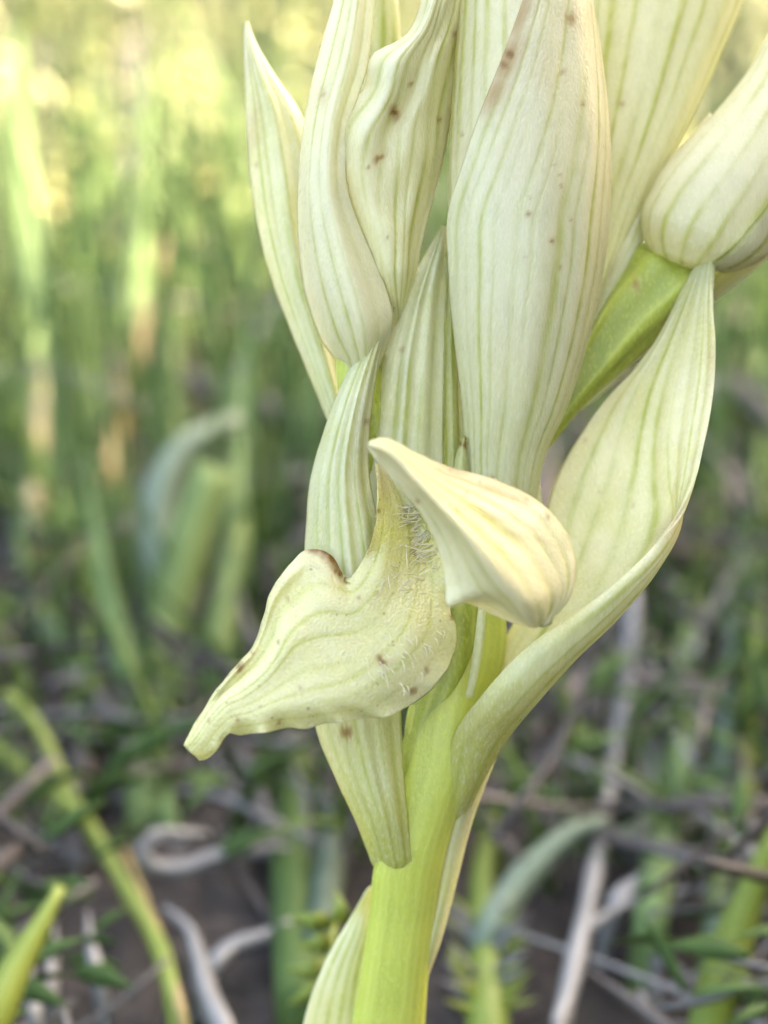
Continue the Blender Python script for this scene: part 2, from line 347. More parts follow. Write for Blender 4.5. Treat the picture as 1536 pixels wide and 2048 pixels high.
# lower leaf sheath behind the stem and the decurrent pale edge beside it
petal('leaf_sheath', [((742, 1772), (750, 1770)), ((716, 1810), (768, 1812)), ((690, 1852), (790, 1860)), ((642, 1940), (800, 1950)), ((606, 2050), (810, 2060)), ((590, 2200), (830, 2200)), ((620, (yb+2200)/2), (850, (yb+2200)/2)), ((680, yb), (880, yb))],
      'bract', orchid, bulge=[0.2, 1.2, 1.0, -0.5], dl=[10, 10, 11, 12], dr=[12, 12.5, 13, 14], veins=[.1, .22, .34, .46, .6], vw=0.02, green=[(0, .05), (.5, .25), (1, .6)], edge=.25, cseed=11)
petal('bract_margin', [((985, 1450), (1036, 1408)), ((935, 1560), (985, 1535)), ((900, 1665), (943, 1650)), ((880, 1760), (915, 1760)), ((852, 1890), (880, 1890)), ((836, 1980), (850, 1975)), ((826, 2045), (832, 2040))],
      'bract', orchid, bulge=0.5, dl=[5.2, 5.4, 6, 6.8, 7.5, 8.3, 9], dr=[6.5, 6.5, 7, 7.5, 8, 8.5, 9], veins=[.5], vw=.12, green=0.25, cseed=12, thick=0.5)

# left ovary, bract and half-open flower
tube('ovary', [((672, 712), (762, 706)), ((676, 770), (765, 770)), ((690, 860), (785, 850)), ((745, 1000), (830, 990)), ((820, 1180), (900, 1170)), ((860, 1300), (920, 1300))], 'stem', orchid, d=[5, 5, 5.5, 6.5, 7, 7], ratio=0.9, ridge=0.04, green=0.3, cseed=21)
petal('bract', [((870, 1260), (905, 1260)), ((800, 1120), (860, 1100)), ((715, 960), (780, 960)), ((655, 842), (722, 842)), ((622, 762), (705, 762)), ((582, 664), (690, 665)), ((545, 566), (668, 566)), ((512, 440), (650, 440)), ((497, 330), (635, 330)), ((491, 215), (600, 222)), ((489, 130), (546, 142)), ((488, 75), (512, 82)), ((489, 44), (496, 43))],
      'bract', orchid, bulge=[0.6, 1.0, 1.6, 1.4, 0.8, 0.1], dl=[7, 7, 7.5, 7.5, 7.5, 8.5], dr=[8, 8, 9, 8.5, 8, 8.5], veins=[.16, .30, .42, .52, .66, .8], vw=.018, green=[(0, .7), (.2, .5), (.45, .2), (1, .1)], edge=.12, cseed=22, pleat=.12, np_=3,
      pinks=[(507, 255, 14, 60, 0.05, .32), (498, 130, 8, 40, 0, .2)], spots=[(510, 330, 6, .25)], label='slender pointed bract with pinkish left margin')
# sepal wrapping the half-open flower
petal('sepal', [((700, 775), (742, 775)), ((680, 730), (768, 712)), ((646, 688), (786, 650)), ((614, 604), (778, 588)), ((598, 505), (742, 500)), ((595, 385), (697, 380)), ((608, 240), (700, 250)), ((638, 105), (736, 130)), ((667, 0), (748, 20)), ((690, -120), (748, -110)), ((712, -240), (722, -240))],
      'petal', orchid, bulge=[0.8, 2.0, 2.5, 2.3, 1.7, 1.3, 1.2, 1.0, 0.3], dl=[5.0, 4.8, 4.5, 4.4, 4.5, 5, 6], dr=[5.0, 3.6, 3.0, 3.0, 3.5, 4.6, 6], veins=[(.22, .9), (.42, 1), (.6, .9), (.78, .8)], vw=.016, relief=0.060, green=[(0, .7), (.07, .3), (.2, .05), (1, .15)], edge=.15, cseed=23, pleat=.14, np_=2.5,
      spots=[(645, 190, 7, .35), (646, 180, 5, .3)], pinks=[(645, 195, 14, 22, 0, .3)], label='cream outer sepal of the half open flower')
petal('sepal', [((640, 640), (700, 640)), ((690, 420), (760, 420)), ((720, 200), (795, 200)), ((730, 80), (802, 80)), ((734, 0), (796, -10)), ((742, -120), (790, -120)), ((765, -230), (772, -230))], 'bract', orchid, bulge=0.8, dl=7.5, dr=8, veins=[(.1, 1), .5, .8], vw=.05, green=.15, cseed=24, spots=[(722, 18, 8, .5)])
# crumpled petal mass / folded lip of the half-open flower: five columns with a diagonal fold
K = [[(752, 720, 7.4), (780, 720, 7.2), (796, 720, 7.2), (800, 720, 7.4), (804, 720, 7.6)],
     [(735, 632, 5.6), (775, 632, 4.6), (795, 632, 4.4), (804, 632, 4.8), (812, 632, 5.6)],
     [(712, 552, 5.0), (760, 550, 3.0), (790, 550, 2.6), (815, 550, 3.2), (832, 552, 5)],
     [(694, 482, 4.6), (748, 480, 2.6), (790, 480, 2.4), (818, 480, 3.2), (845, 485, 5)],
     [(664, 405, 5.2), (728, 405, 2.4), (782, 408, 2.6), (825, 410, 3.0), (863, 412, 5)],
     [(658, 325, 5.0), (716, 325, 1.8), (785, 325, 2.0), (838, 322, 2.4), (888, 318, 5)],
     [(672, 240, 4.6), (728, 258, 1.0), (790, 260, 1.7), (850, 240, 2.2), (905, 222, 5)],
     [(726, 178, 4.0), (768, 190, .6), (815, 200, 1.5), (865, 175, 2.0), (915, 165, 5)],
     [(742, 112, 3.2), (790, 120, .2), (838, 120, 1.0), (880, 110, 2.0), (924, 105, 5)],
     [(812, 68, 4.0), (840, 62, .8), (866, 60, 1.4), (896, 58, 2.6), (932, 50, 5)],
     [(850, -30, 4.6), (872, -30, 2), (890, -30, 2), (915, -30, 3), (942, -40, 5)],
     [(880, -140, 5.0), (896, -140, 3.6), (910, -140, 3.6), (925, -140, 4), (945, -140, 5)],
     [(905, -220, 5.0), (908, -220, 5), (911, -220, 5), (914, -220, 5), (917, -220, 5)]]
sheet('petal', K, 'petal', orchid, veins=[(.12, .7), (.28, .9), (.42, .8), (.56, 1), (.66, .8), (.78, 1), (.9, .8)], vw=.018, relief=0.096, crumple=.36, cseed=25, cfreq=(.8, 3.4), vein_wob=.05, edge=.25, green=[(0, .75), (.16, .45), (.35, .15), (1, .05)],
      spots=[(791, 226, 9, 1.0), (791, 226, 15, .5), (754, 318, 7, .8), (762, 315, 6, .8), (735, 335, 4, .5), (823, 168, 5, .6), (912, 138, 5, .7), (880, 240, 6, .6), (910, 68, 6, .6), (690, 380, 3, .6), (712, 440, 3, .5), (775, 475, 4, .5)], pinks=[(797, 60, 8, 20, .6, .5)], label='crumpled cream petal with yellow veins and brown specks')
petal('petal', [((828, 505), (838, 500)), ((838, 430), (856, 425)), ((856, 330), (884, 318)), ((878, 225), (908, 190)), ((895, 120), (925, 90)), ((920, 30), (945, 0))], 'petal', orchid, bulge=.5, dl=5.4, dr=6, veins=[.5], vw=.1, green=.2, cseed=26)

# bract under the open flower and the flower's narrow hood
petal('bract', [((776, 1752), (806, 1746)), ((750, 1736), (821, 1726)), ((734, 1702), (820, 1696)), ((716, 1655), (816, 1640)), ((672, 1560), (809, 1560)), ((632, 1460), (803, 1450)), ((616, 1320), (800, 1320)), ((608, 1180), (785, 1180)), ((611, 1060), (762, 1060)), ((622, 950), (740, 955)), ((648, 860), (738, 872)), ((682, 770), (748, 782)), ((722, 690), (761, 705)), ((760, 625), (778, 640)), ((783, 589), (787, 592))],
      'bract', orchid, bulge=[.2, .85, 1.2, 1.7, 2.1, 2.5, 2.7, 2.6, 2.4, 2.1, 1.9, 1.6, 1.1, .4, .1], dl=[6.0, 6.5, 6.2, 5.6, 5.1, 4.7, 4.4, 4.3, 4.2, 4.1, 4, 4, 4.1, 4.2, 4.2], dr=[5.3, 4.85, 4.6, 4.3, 4.0, 3.8, 3.6, 3.4, 3.2, 3.1, 3, 3.1, 3.3, 3.6, 4], power=.8, veins=[(.14, .6), (.3, 1), (.46, .9), (.6, .9), (.74, 1), (.88, .8)], vw=.022, relief=0.054, green=[(0, 1), (.06, .85), (.16, .45), (.3, .15), (.6, .05), (.85, .15), (1, .3)], edge=.10, cseed=31, pleat=.13, np_=4.5, thick=.45,
      spots=[(693, 1465, 13, .75), (734, 843, 6, .45), (802, 700, 5, .3)], label='boat shaped veined bract under the open flower')
petal('hood_sepal', [((745, 1060), (890, 1060)), ((735, 960), (888, 960)), ((735, 880), (887, 880)), ((744, 810), (888, 800)), ((756, 735), (890, 700)), ((780, 662), (893, 610)), ((818, 570), (897, 530)), ((852, 505), (898, 482)), ((884, 450), (892, 452))],
      'bract', orchid, bulge=[1.5, 1.6, 1.5, 1.2, .3], dl=[5.4, 5.2, 5.0, 5.2, 6], dr=[5.4, 5.4, 5.6, 6, 6.2], veins=[(.2, .8), (.36, 1), (.5, .8), (.66, .9), (.82, .5)], vw=.022, relief=0.072, green=[(0, .1), (.7, .1), (1, .35)], edge=.08, cseed=32, pleat=.16, np_=3.5, spots=[(803, 700, 6, .35)])
petal('hood_sepal', [((893, 1060), (935, 1060)), ((895, 960), (925, 960)), ((893, 850), (918, 850)), ((893, 740), (915, 740)), ((894, 640), (912, 640)), ((895, 560), (905, 560)), ((896, 500), (898, 500))], 'bract', orchid, bulge=.5, dl=5.5, dr=5.8, veins=[.5], vw=.14, green=.65, cseed=33)
petal('hood_sepal', [((920, 1060), (955, 1060)), ((918, 960), (950, 960)), ((912, 850), (945, 850)), ((908, 740), (935, 740)), ((904, 640), (920, 640)), ((902, 580), (906, 580))], 'bract', orchid, bulge=.5, dl=6.4, dr=6.4, veins=[.5], vw=.14, green=.35, cseed=34, spots=[(893, 765, 5, .3)])
petal('bractlet', [((902, 1010), (942, 1010)), ((905, 950), (941, 950)), ((913, 905), (938, 905)), ((927, 872), (931, 872))], 'bract', orchid, bulge=.7, dl=4.2, dr=4.4, veins=[.5], vw=.08, green=.55, cseed=35, spots=[(929, 890, 5, .8)])

# large closed bud
C_LR = [((1020, -430), (1040, -430)), ((975, -340), (1090, -340)), ((940, -220), (1130, -220)), ((924, -80), (1160, -80)), ((912, 80), (1186, 90)), ((902, 220), (1202, 220)), ((896, 380), (1207, 370)), ((903, 540), (1194, 530)), ((920, 690), (1163, 680)), ((936, 820), (1118, 820)), ((943, 920), (1080, 905)), ((950, 1010), (1062, 985)), ((955, 1100), (1050, 1090)), ((950, 1200), (1020, 1200))]
Cd = [5, 5, 4.8, 4.6, 4.4, 4.2, 4, 4, 4.2, 4.6, 5, 5.2, 5.5, 6]
bud_c = tube('bud', C_LR, 'petal', orchid, d=Cd, ratio=.92, ridge=.010, nr=9, veins=[.02, .06, .10, .14, .19, .24, .29, .34, .38, .42, .45, .475], vw=.006, relief=0.078, green=[(0, .1), (.6, .15), (.8, .35), (1, .8)], cseed=41, spots=[(925, 270, 5, .4)], pinks=[(930, 300, 20, 30, 0, .2)], label='largest closed cream bud with pale green veins')
def c_phi(x, L, Rr):
    ys = (L[:, 1]+Rr[:, 1])/2
    xe = np.interp(ys, [-430, -200, 0, 140, 260, 350, 430, 600, 1200], [1060, 1090, 1046, 1000, 955, 926, 905, 915, 965])
    c = (L[:, 0]+Rr[:, 0])/2; h = (Rr[:, 0]-L[:, 0])/2
    left = np.arccos(np.clip((xe-c)/h, -0.97, 0.97)); k = 9; left = np.convolve(np.pad(left, k, mode='edge'), np.ones(2*k+1)/(2*k+1), mode='valid')
    return np.full_like(x, -0.5), left
Gc = tube_grid(C_LR[:-1], Cd[:-1], .92, 300, 130, phi=c_phi, lift=.38, ridge=.012, nr=9)
finish('sepal', Gc, 'petal', bud_c, veins=[(.20, .5), (.27, .7), (.35, .9, 1.0), (.43, .7, .8), (.50, .8, 2.2), (.60, .4, .6), (.66, .8, 1.3), (.75, .6, .7), (.81, .9, 1.), (.88, .7, .8), (.94, .7)], vw=.009, relief=0.078, green=[(0, .05), (.55, .05), (.75, .25), (.9, .7), (1, .8)], edge=.06, cseed=42, thick=.3,
       spots=[(1142, 38, 14, .55), (1020, 108, 12, .8), (1008, 130, 9, .6), (1058, 428, 7, .6), (1103, 482, 7, .75), (1122, 372, 5, .4), (1120, 350, 5, .3), (1166, 208, 6, .45), (1125, 145, 6, .35), (1108, 330, 4, .3), (1122, 535, 4, .4), (1060, 395, 4, .3), (1050, 515, 4, .25), (1142, 440, 4, .3), (985, 955, 4, .5)],
       pinks=[(1040, 30, 18, 70, .35, .8), (1014, 118, 26, 60, .45, .9), (988, 185, 22, 50, .5, .8), (1075, 140, 40, 60, 0, .18), (1050, 260, 40, 120, 0, .12)], label='front sepal with brownish purple stain along its upper left edge')

# bud behind it on the right
D_LR = [((1330, -430), (1350, -430)), ((1260, -330), (1440, -330)), ((1200, -200), (1510, -200)), ((1178, -90), (1515, -90)), ((1170, 0), (1487, 0)), ((1165, 100), (1442, 105)), ((1160, 210), (1393, 215)), ((1155, 300), (1348, 305)), ((1148, 400), (1296, 400)), ((1140, 500), (1252, 505)), ((1125, 600), (1212, 600)), ((1095, 700), (1165, 700)), ((1060, 800), (1118, 800)), ((1010, 920), (1060, 920)), ((960, 1050), (1000, 1050))]
Dd = [13, 13, 12.5, 12, 11.5, 11, 10.5, 10, 9.8, 9.5, 9.2, 9, 8.6, 8.2, 8]
bud_d = tube('bud', D_LR, 'petal', orchid, d=Dd, ratio=.85, ridge=.015, nr=8, veins=[.02, .06, .11, .16, .21, .26, .31, .36, .41, .46], vw=.008, relief=0.084, green=[(0, .2), (.5, .35), (.62, .7), (.8, 1), (1, 1)], cseed=51, spots=[(1243, 208, 6, .4)], label='tall pale green veined bud behind the largest bud')
# right hand bud with its ovary and bracts
E_LR = [((1340, 530), (1404, 542)), ((1312, 512), (1440, 545)), ((1290, 478), (1478, 535)), ((1283, 430), (1520, 510)), ((1304, 375), (1552, 465)), ((1352, 308), (1592, 400)), ((1420, 236), (1632, 320)), ((1490, 150), (1668, 220)), ((1545, 55), (1690, 95)), ((1608, -40), (1690, -30)), ((1662, -110), (1676, -110))]
bud_e = tube('bud', E_LR, 'petal', orchid, d=[8.6, 8.4, 8.2, 8, 8, 8, 8.2, 8.6, 9, 10, 11], ratio=.9, veins=[(.08, .5), (.14, 1), (.21, .9), (.28, .9), (.35, .8), (.42, .6), (.47, .5)], vw=.009, relief=0.096, green=[(0, .5), (.12, .15), (.3, 0), (1, .1)], cseed=61, label='short rounded cream bud on a green ovary')
def e_phi(x, L, Rr): return np.interp(x, [0, .3, 1], [-.6, -.4, 0]), np.interp(x, [0, .2, .6, 1], [1.15, .95, .85, .8])
finish('sepal', tube_grid(E_LR[1:], [8.4, 8.2, 8, 8, 8, 8.2, 8.6, 9, 10, 11], .9, 120, 60, phi=e_phi, lift=.3), 'petal', bud_e, veins=[.35, .65, .97], vw=.03, relief=0.060, green=[(0, .5), (.2, .15), (1, .1)], cseed=62)
petal('sepal', [((1290, 470), (1310, 480)), ((1298, 385), (1330, 400)), ((1335, 318), (1370, 330)), ((1378, 275), (1400, 285)), ((1420, 225), (1430, 240))], 'petal', orchid, bulge=.4, dl=9.2, dr=8.6, green=.1, cseed=63)
tube('ovary', [((1330, 500), (1430, 560)), ((1296, 488), (1412, 590)), ((1250, 530), (1360, 640)), ((1205, 592), (1305, 685)), ((1165, 672), (1240, 742)), ((1125, 770), (1170, 808)), ((1075, 860), (1110, 880)), ((1010, 980), (1040, 985)), ((965, 1100), (990, 1100))], 'stem', orchid, d=[9.2, 9, 8.8, 8.5, 8.2, 8, 8, 8, 8], ratio=.9, ridge=.06, nr=6, veins=[.2, .37], vw=.02, relief=0.090, green=[(0, .55), (.3, .9), (1, 1)], cseed=64, spots=[(1271, 568, 6, .9)])
petal('bract', [((960, 1120), (1000, 1130)), ((1010, 990), (1046, 1000)), ((1066, 850), (1092, 872)), ((1150, 745), (1192, 796)), ((1250, 645), (1312, 690)), ((1345, 560), (1432, 600)), ((1440, 440), (1550, 505)), ((1520, 330), (1640, 390)), ((1600, 230), (1690, 270)), ((1690, 150), (1700, 150))], 'bract', orchid, bulge=-1.2, dl=[9, 10, 11, 11.5, 11], dr=[8.4, 8.6, 9.4, 10.4, 11], veins=[.2, .4, .6, .8], vw=.025, green=[(0, .7), (.3, .4), (.6, .3), (1, .2)], edge=.1, cseed=65)
petal('bract', [((1010, 1000), (1030, 1000)), ((1090, 835), (1112, 806)), ((1140, 715), (1166, 694)), ((1178, 625), (1215, 602)), ((1215, 540), (1262, 522)), ((1245, 470), (1292, 470)), ((1270, 410), (1310, 420)), ((1310, 350), (1320, 352))], 'bract', orchid, bulge=.4, dl=[8, 8, 8.3, 8.6, 9.2, 10], dr=[8, 7.6, 7.7, 8.4, 9.6, 10], veins=[.5], vw=.1, green=[(0, .7), (.5, .5), (.75, .1), (1, 0)], edge=.06, cseed=66)

# large folded bract on the right: far margin, trough, keel, near margin
H = [[(880, 1690, 7.8), (890, 1692, 7.8), (900, 1692, 7.8), (892, 1690, 7.6), (886, 1688, 7.6)],
     [(880, 1590, 7.4), (910, 1596, 7.0), (940, 1588, 6.0), (920, 1585, 5.0), (895, 1572, 5.0)],
     [(890, 1490, 6.8), (945, 1490, 6.2), (1000, 1478, 4.4), (955, 1484, 3.2), (905, 1475, 3.6)],
     [(948, 1385, 7), (1010, 1400, 6), (1072, 1388, 2.8), (1028, 1395, .2), (972, 1380, .2)],
     [(1008, 1280, 7.2), (1070, 1310, 6), (1142, 1308, 2.4), (1100, 1320, -.4), (1046, 1300, -.4)],
     [(1058, 1180, 7.4), (1130, 1220, 6), (1226, 1224, 2.6), (1186, 1242, -.2), (1128, 1240, -.4)],
     [(1082, 1085, 7.4), (1180, 1130, 6.2), (1300, 1130, 3.0), (1268, 1160, .4), (1214, 1180, -.2)],
     [(1097, 1000, 7.4), (1215, 1040, 6.2), (1338, 1040, 3.8), (1335, 1075, 1.6), (1298, 1102, .6)],
     [(1124, 932, 7.4), (1240, 955, 6.2), (1330, 955, 4.4), (1364, 975, 2.8), (1377, 990, 1.6)],
     [(1166, 862, 7.2), (1260, 865, 6.0), (1330, 862, 4.8), (1382, 868, 3.6), (1409, 884, 2.6)],
     [(1214, 796, 7.0), (1285, 780, 6.0), (1345, 775, 5.0), (1396, 775, 4.2), (1427, 782, 3.4)],
     [(1272, 735, 6.8), (1320, 705, 6.2), (1365, 693, 5.4), (1404, 688, 4.8), (1431, 690, 4.2)],
     [(1326, 655, 6.8), (1357, 622, 6.4), (1385, 610, 5.8), (1408, 604, 5.4), (1425, 604, 5)],
     [(1372, 562, 6.6), (1388, 550, 6.4), (1402, 545, 6.2), (1415, 541, 6), (1425, 540, 5.8)],
     [(1423, 482, 6.4), (1424, 481, 6.4), (1425, 480, 6.4), (1426, 480, 6.4), (1428, 482, 6.4)]]
sheet('bract', H, 'bract', orchid, veins=[(.10, .7), (.2, .9), (.31, 1), (.42, 1), (.53, .9), (.64, .8), (.75, .8), (.86, .7)], vw=.012, relief=0.048, green=[(0, 1), (.13, .9), (.22, .5), (.36, .15), (.6, .05), (.9, .2), (1, .35)], edge=.12, cseed=71, pleat=.08, np_=5, thick=.4,
      spots=[(1003, 1327, 6, .5), (1170, 880, 6, .25), (1215, 795, 6, .2), (1265, 1010, 5, .2), (1200, 985, 5, .2)], pinks=[(1340, 1050, 14, 60, .75, .3), (1425, 720, 9, 50, 0, .25), (1230, 790, 25, 40, .6, .15)], label='broad pale green bract folded along its near edge')
petal('bract', [((1030, 1080), (1085, 1080)), ((1045, 1000), (1084, 1000)), ((1058, 950), (1076, 950)), ((1066, 915), (1070, 915))], 'bract', orchid, bulge=.4, dl=6.5, dr=6.5, green=.15, cseed=72)
tube('style', [((958, 1200), (974, 1202)), ((950, 1270), (969, 1272)), ((942, 1330), (960, 1333)), ((933, 1380), (949, 1382)), ((930, 1394), (944, 1397))], 'bract', orchid, d=[1.8, 1.8, 2, 2.3, 2.4], ratio=.6, nu=12, green=.45, cseed=73)
tube('ovary', [((800, 1010), (900, 1010)), ((830, 1100), (950, 1100)), ((850, 1200), (960, 1200)), ((845, 1330), (945, 1330)), ((815, 1450), (900, 1450)), ((790, 1560), (860, 1560)), ((775, 1680), (830, 1680))], 'stem', orchid, d=[6, 5.4, 5, 5, 5.2, 5.6, 6.2], ratio=.9, ridge=.04, green=.9, veins=[.1, .2, .3], vw=.02, cseed=74)

# open flower: tongue-like lip and the folded side lobe
LIP = [[(750, 925, 3.0), (762, 930, 3.2), (775, 938, 3.6), (790, 945, 3.6), (802, 955, 3.2)],
       [(756, 1000, 1.2), (778, 1005, 2.2), (805, 1015, 3.2), (832, 1025, 3.4), (852, 1038, 2.8)],
       [(750, 1055, .4), (780, 1060, 1.2), (815, 1072, 2.4), (850, 1085, 2.8), (880, 1095, 2.2)],
       [(728, 1115, .4), (768, 1120, .4), (812, 1135, 1.3), (856, 1150, 1.6), (893, 1162, 1.2)],
       [(692, 1162, .7), (742, 1175, -.2), (800, 1195, .1), (858, 1212, .4), (902, 1222, .8)],
       [(684, 1145, .9), (715, 1205, -.6), (775, 1240, -.7), (850, 1265, -.5), (914, 1268, .8)],
       [(664, 1112, 1.0), (690, 1215, -.8), (740, 1270, -1.1), (820, 1310, -1.3), (906, 1318, .2)],
       [(618, 1098, 1.0), (655, 1210, -.9), (700, 1290, -1.5), (770, 1355, -1.9), (868, 1374, -.6)],
       [(568, 1142, .9), (610, 1225, -1.1), (655, 1305, -1.8), (712, 1385, -2.4), (800, 1422, -1.1)],
       [(540, 1186, .6), (572, 1255, -1.5), (610, 1320, -2.1), (655, 1400, -2.7), (722, 1440, -1.6)],
       [(522, 1248, .3), (548, 1298, -1.8), (575, 1345, -2.3), (606, 1410, -2.8), (645, 1448, -1.9)],
       [(500, 1300, 0), (520, 1340, -2.1), (538, 1375, -2.5), (555, 1420, -2.9), (573, 1460, -2.1)],
       [(466, 1337, -.4), (482, 1375, -2.3), (494, 1402, -2.6), (506, 1435, -2.9), (514, 1467, -2.3)],
       [(432, 1380, -.8), (444, 1402, -2.4), (452, 1422, -2.6), (460, 1445, -2.8), (466, 1467, -2.3)],
       [(402, 1426, -1.2), (412, 1440, -2.4), (422, 1455, -2.5), (434, 1470, -2.6), (445, 1484, -2.2)],
       [(378, 1466, -1.6), (387, 1478, -2.3), (397, 1490, -2.3), (410, 1502, -2.3), (422, 1511, -2.0)],
       [(367, 1490, -1.8), (372, 1497, -2.0), (380, 1505, -2.0), (390, 1513, -2.0), (398, 1518, -1.9)]]
nvL, nuL = 210, 96
GL, sL = sample(LIP, nvL, nuL)
uu = np.linspace(0, 1, nuL)[None, :]; tt = np.linspace(0, 1, nvL)[:, None]; band = np.clip((tt-.45)/.08, 0, 1)*np.clip((.93-tt)/.06, 0, 1)
GL[..., 2] += band*(-.4*np.exp(-((uu-.045)/.03)**2)+.3*np.exp(-((uu-.13)/.04)**2))
low = np.clip((tt-.5)/.1, 0, 1)*np.clip((uu-.72)/.28, 0, 1)**2
GL[..., 2] += low*(.35*np.sin(tt*46)+.3*np.sin(tt*83+1)); GL[..., 1] += low*(3.5*np.sin(tt*46+.6)+2*np.sin(tt*90))
lip_spots = [(760, 1318, 7, 1.0), (765, 1324, 6, 1.0), (828, 1383, 10, .6), (853, 1340, 6, .6), (480, 1335, 8, .75), (500, 1293, 4, .7), (505, 1306, 4, .6), (557, 1285, 4, .7), (455, 1348, 6, .5), (558, 1446, 5, .6), (475, 1440, 5, .5), (392, 1436, 6, .6), (718, 1196, 5, .5), (755, 1188, 6, .35), (575, 1197, 6, .3), (906, 1235, 8, .8), (903, 1210, 6, .6), (632, 1096, 15, 1.0), (648, 1100, 16, 1.0), (666, 1110, 16, 1.0), (678, 1128, 13, 1.0), (680, 1148, 10, .9), (672, 1142, 7, .8), (622, 1098, 8, .9), (600, 1376, 6, .3), (830, 1110, 4, .5), (850, 1127, 4, .6), (418, 1442, 4, .4), (690, 1160, 5, .6), (745, 1060, 4, .6), (735, 1095, 5, .5), (757, 1022, 5, .6)]
lip = finish('lip', GL, 'lip', orchid, veins=[(.16, .7), (.3, .9), (.43, .9), (.55, .8), (.66, .9), (.77, .8), (.87, .7)], vw=.012, relief=0.030, vein_wob=.045, crumple=.16, cfreq=(1.0, 4), edge=.6, cseed=81, thick=.35, green=[(0, .1), (.08, .6), (.17, 1), (.27, .5), (.45, .28), (.8, .35), (1, .3)], spots=lip_spots,
       pinks=[(640, 1100, 30, 14, 0, .7), (672, 1130, 14, 26, 0, .7), (742, 1080, 10, 60, .2, .45), (765, 960, 22, 40, 0, .35), (545, 1165, 30, 20, -.8, .15), (480, 1325, 30, 14, -.8, .3)], label='tongue shaped hairy lip with browned torn upper edge')
LOBE = [[(738, 881, -6.0), (737, 884, -6.4), (736, 888, -6.8), (735.5, 892, -6.6), (735, 896, -6.2)],
        [(770, 875, -5.0), (774, 888, -6.4), (776, 902, -8.2), (767, 913, -7.4), (757, 925, -6.4)],
        [(830, 904, -3.8), (828, 925, -5.6), (822, 946, -8.8), (808, 957, -7.2), (793, 970, -6.0)],
        [(900, 934, -2.8), (888, 965, -4.8), (866, 993, -9.0), (850, 1003, -6.8), (833, 1016, -5.4)],
        [(980, 955, -1.8), (950, 1003, -4.2), (912, 1043, -8.8), (886, 1052, -6.2), (862, 1064, -4.8)],
        [(1050, 985, -1.0), (1006, 1045, -3.7), (953, 1093, -8.4), (914, 1102, -5.6), (881, 1115, -4.4)],
        [(1106, 1028, -.6), (1054, 1090, -3.4), (990, 1142, -7.8), (935, 1155, -5.2), (890, 1168, -4.2)],
        [(1140, 1080, -.4), (1088, 1140, -3.2), (1022, 1185, -7.0), (955, 1190, -4.8), (897, 1214, -4.4)],
        [(1152, 1130, -.6), (1108, 1178, -3.2), (1044, 1214, -6.2), (988, 1206, -4.4), (935, 1207, -3.0)],
        [(1146, 1180, -1.0), (1110, 1210, -3.2), (1057, 1235, -5.2), (1018, 1230, -4.0), (984, 1229, -2.6)],
        [(1120, 1224, -1.6), (1098, 1238, -3.0), (1067, 1249, -4.2), (1048, 1248, -3.6), (1030, 1248, -2.8)],
        [(1085, 1251, -2.4), (1080, 1253, -2.7), (1073, 1256, -3.0), (1066, 1257, -3.0), (1060, 1257, -2.8)]]
for i, r in enumerate(LOBE):
    T, Rd, F = r[0], r[2], r[4]; w = math.sin(math.pi*min(1, i/11*1.05))**.6
    dT = T[2]*.55-2.0; dM = (dT+Rd[2])/2+.45*w; dF2 = (Rd[2]+F[2])/2+.7*w
    LOBE[i] = [(T[0], T[1], dT), (r[1][0], r[1][1], dM), Rd, (r[3][0], r[3][1], dF2), F]
sheet('lip_side_lobe', LOBE, 'petal', lip, veins=[(.09, .8), (.18, 1.1), (.28, 1.2), (.38, 1), (.46, .6), (.58, .5), (.7, .7), (.85, .6)], vw=.013, relief=0.130, vein_wob=.016, green=[(0, .1), (1, .05)], edge=.35, cseed=82, thick=.16, crumple=.2,
      spots=[(835, 1003, 5, .5), (1095, 1033, 4, .6), (1055, 1000, 5, .35), (960, 962, 4, .4), (900, 940, 4, .3), (935, 985, 3, .6), (985, 1010, 3, .3), (915, 1020, 4, .3)], pinks=[(1000, 978, 90, 18, .25, .4), (910, 945, 45, 12, .3, .45), (1060, 1075, 70, 6, .25, .25), (1000, 1035, 90, 5, .3, .25), (1085, 1160, 60, 5, .5, .22), (1120, 1150, 40, 60, 0, .1), (756, 915, 12, 20, 0, .3)], label='folded lip side lobe with fan of veins')
# hairs of the lip
def lip_point(t, u):
    j = int(np.clip(t*(nvL-1), 1, nvL-2)); i = int(np.clip(u*(nuL-1), 1, nuL-2)); V = W(GL[j-1:j+2, i-1:i+2])
    n = np.cross(V[1, 2]-V[1, 0], V[2, 1]-V[0, 1]); n /= np.linalg.norm(n)
    if np.dot(n, CAM-V[1, 1]) < 0: n = -n
    return V[1, 1], n
hb_v, hb_f, hn = [], [], 0
def add_hair(p, n, dirn, ln, rad):
    global hn
    pts = [p - n*1e-4]
    d = n*0.55+dirn*0.85; d /= np.linalg.norm(d); q = p
    sw = rng.normal(0, .6, 3)
    for k in range(5):
        q = q+d*ln/5; d = d+dirn*0.16-n*0.12+sw*0.25; d /= np.linalg.norm(d); pts.append(q)
    v, f = string_mesh(pts, [rad, rad, rad*.95, rad*.9, rad*.75, rad*.35], 5); hb_v.append(v); hb_f.extend([[i+hn for i in ff] for ff in f]); hn += len(v)
for k in range(170):
    t = rng.uniform(.075, .30); u = rng.uniform(.42, .98) if t < .22 else rng.uniform(.3, .75)
    p, n = lip_point(t, u); dirn = -0.75*RIGHT-.45*UP+rng.normal(0, .28, 3); add_hair(p, n, dirn/np.linalg.norm(dirn), rng.uniform(.7, 2.3)*1e-3*(1.0 if t < .22 else .6), 3.0e-5)
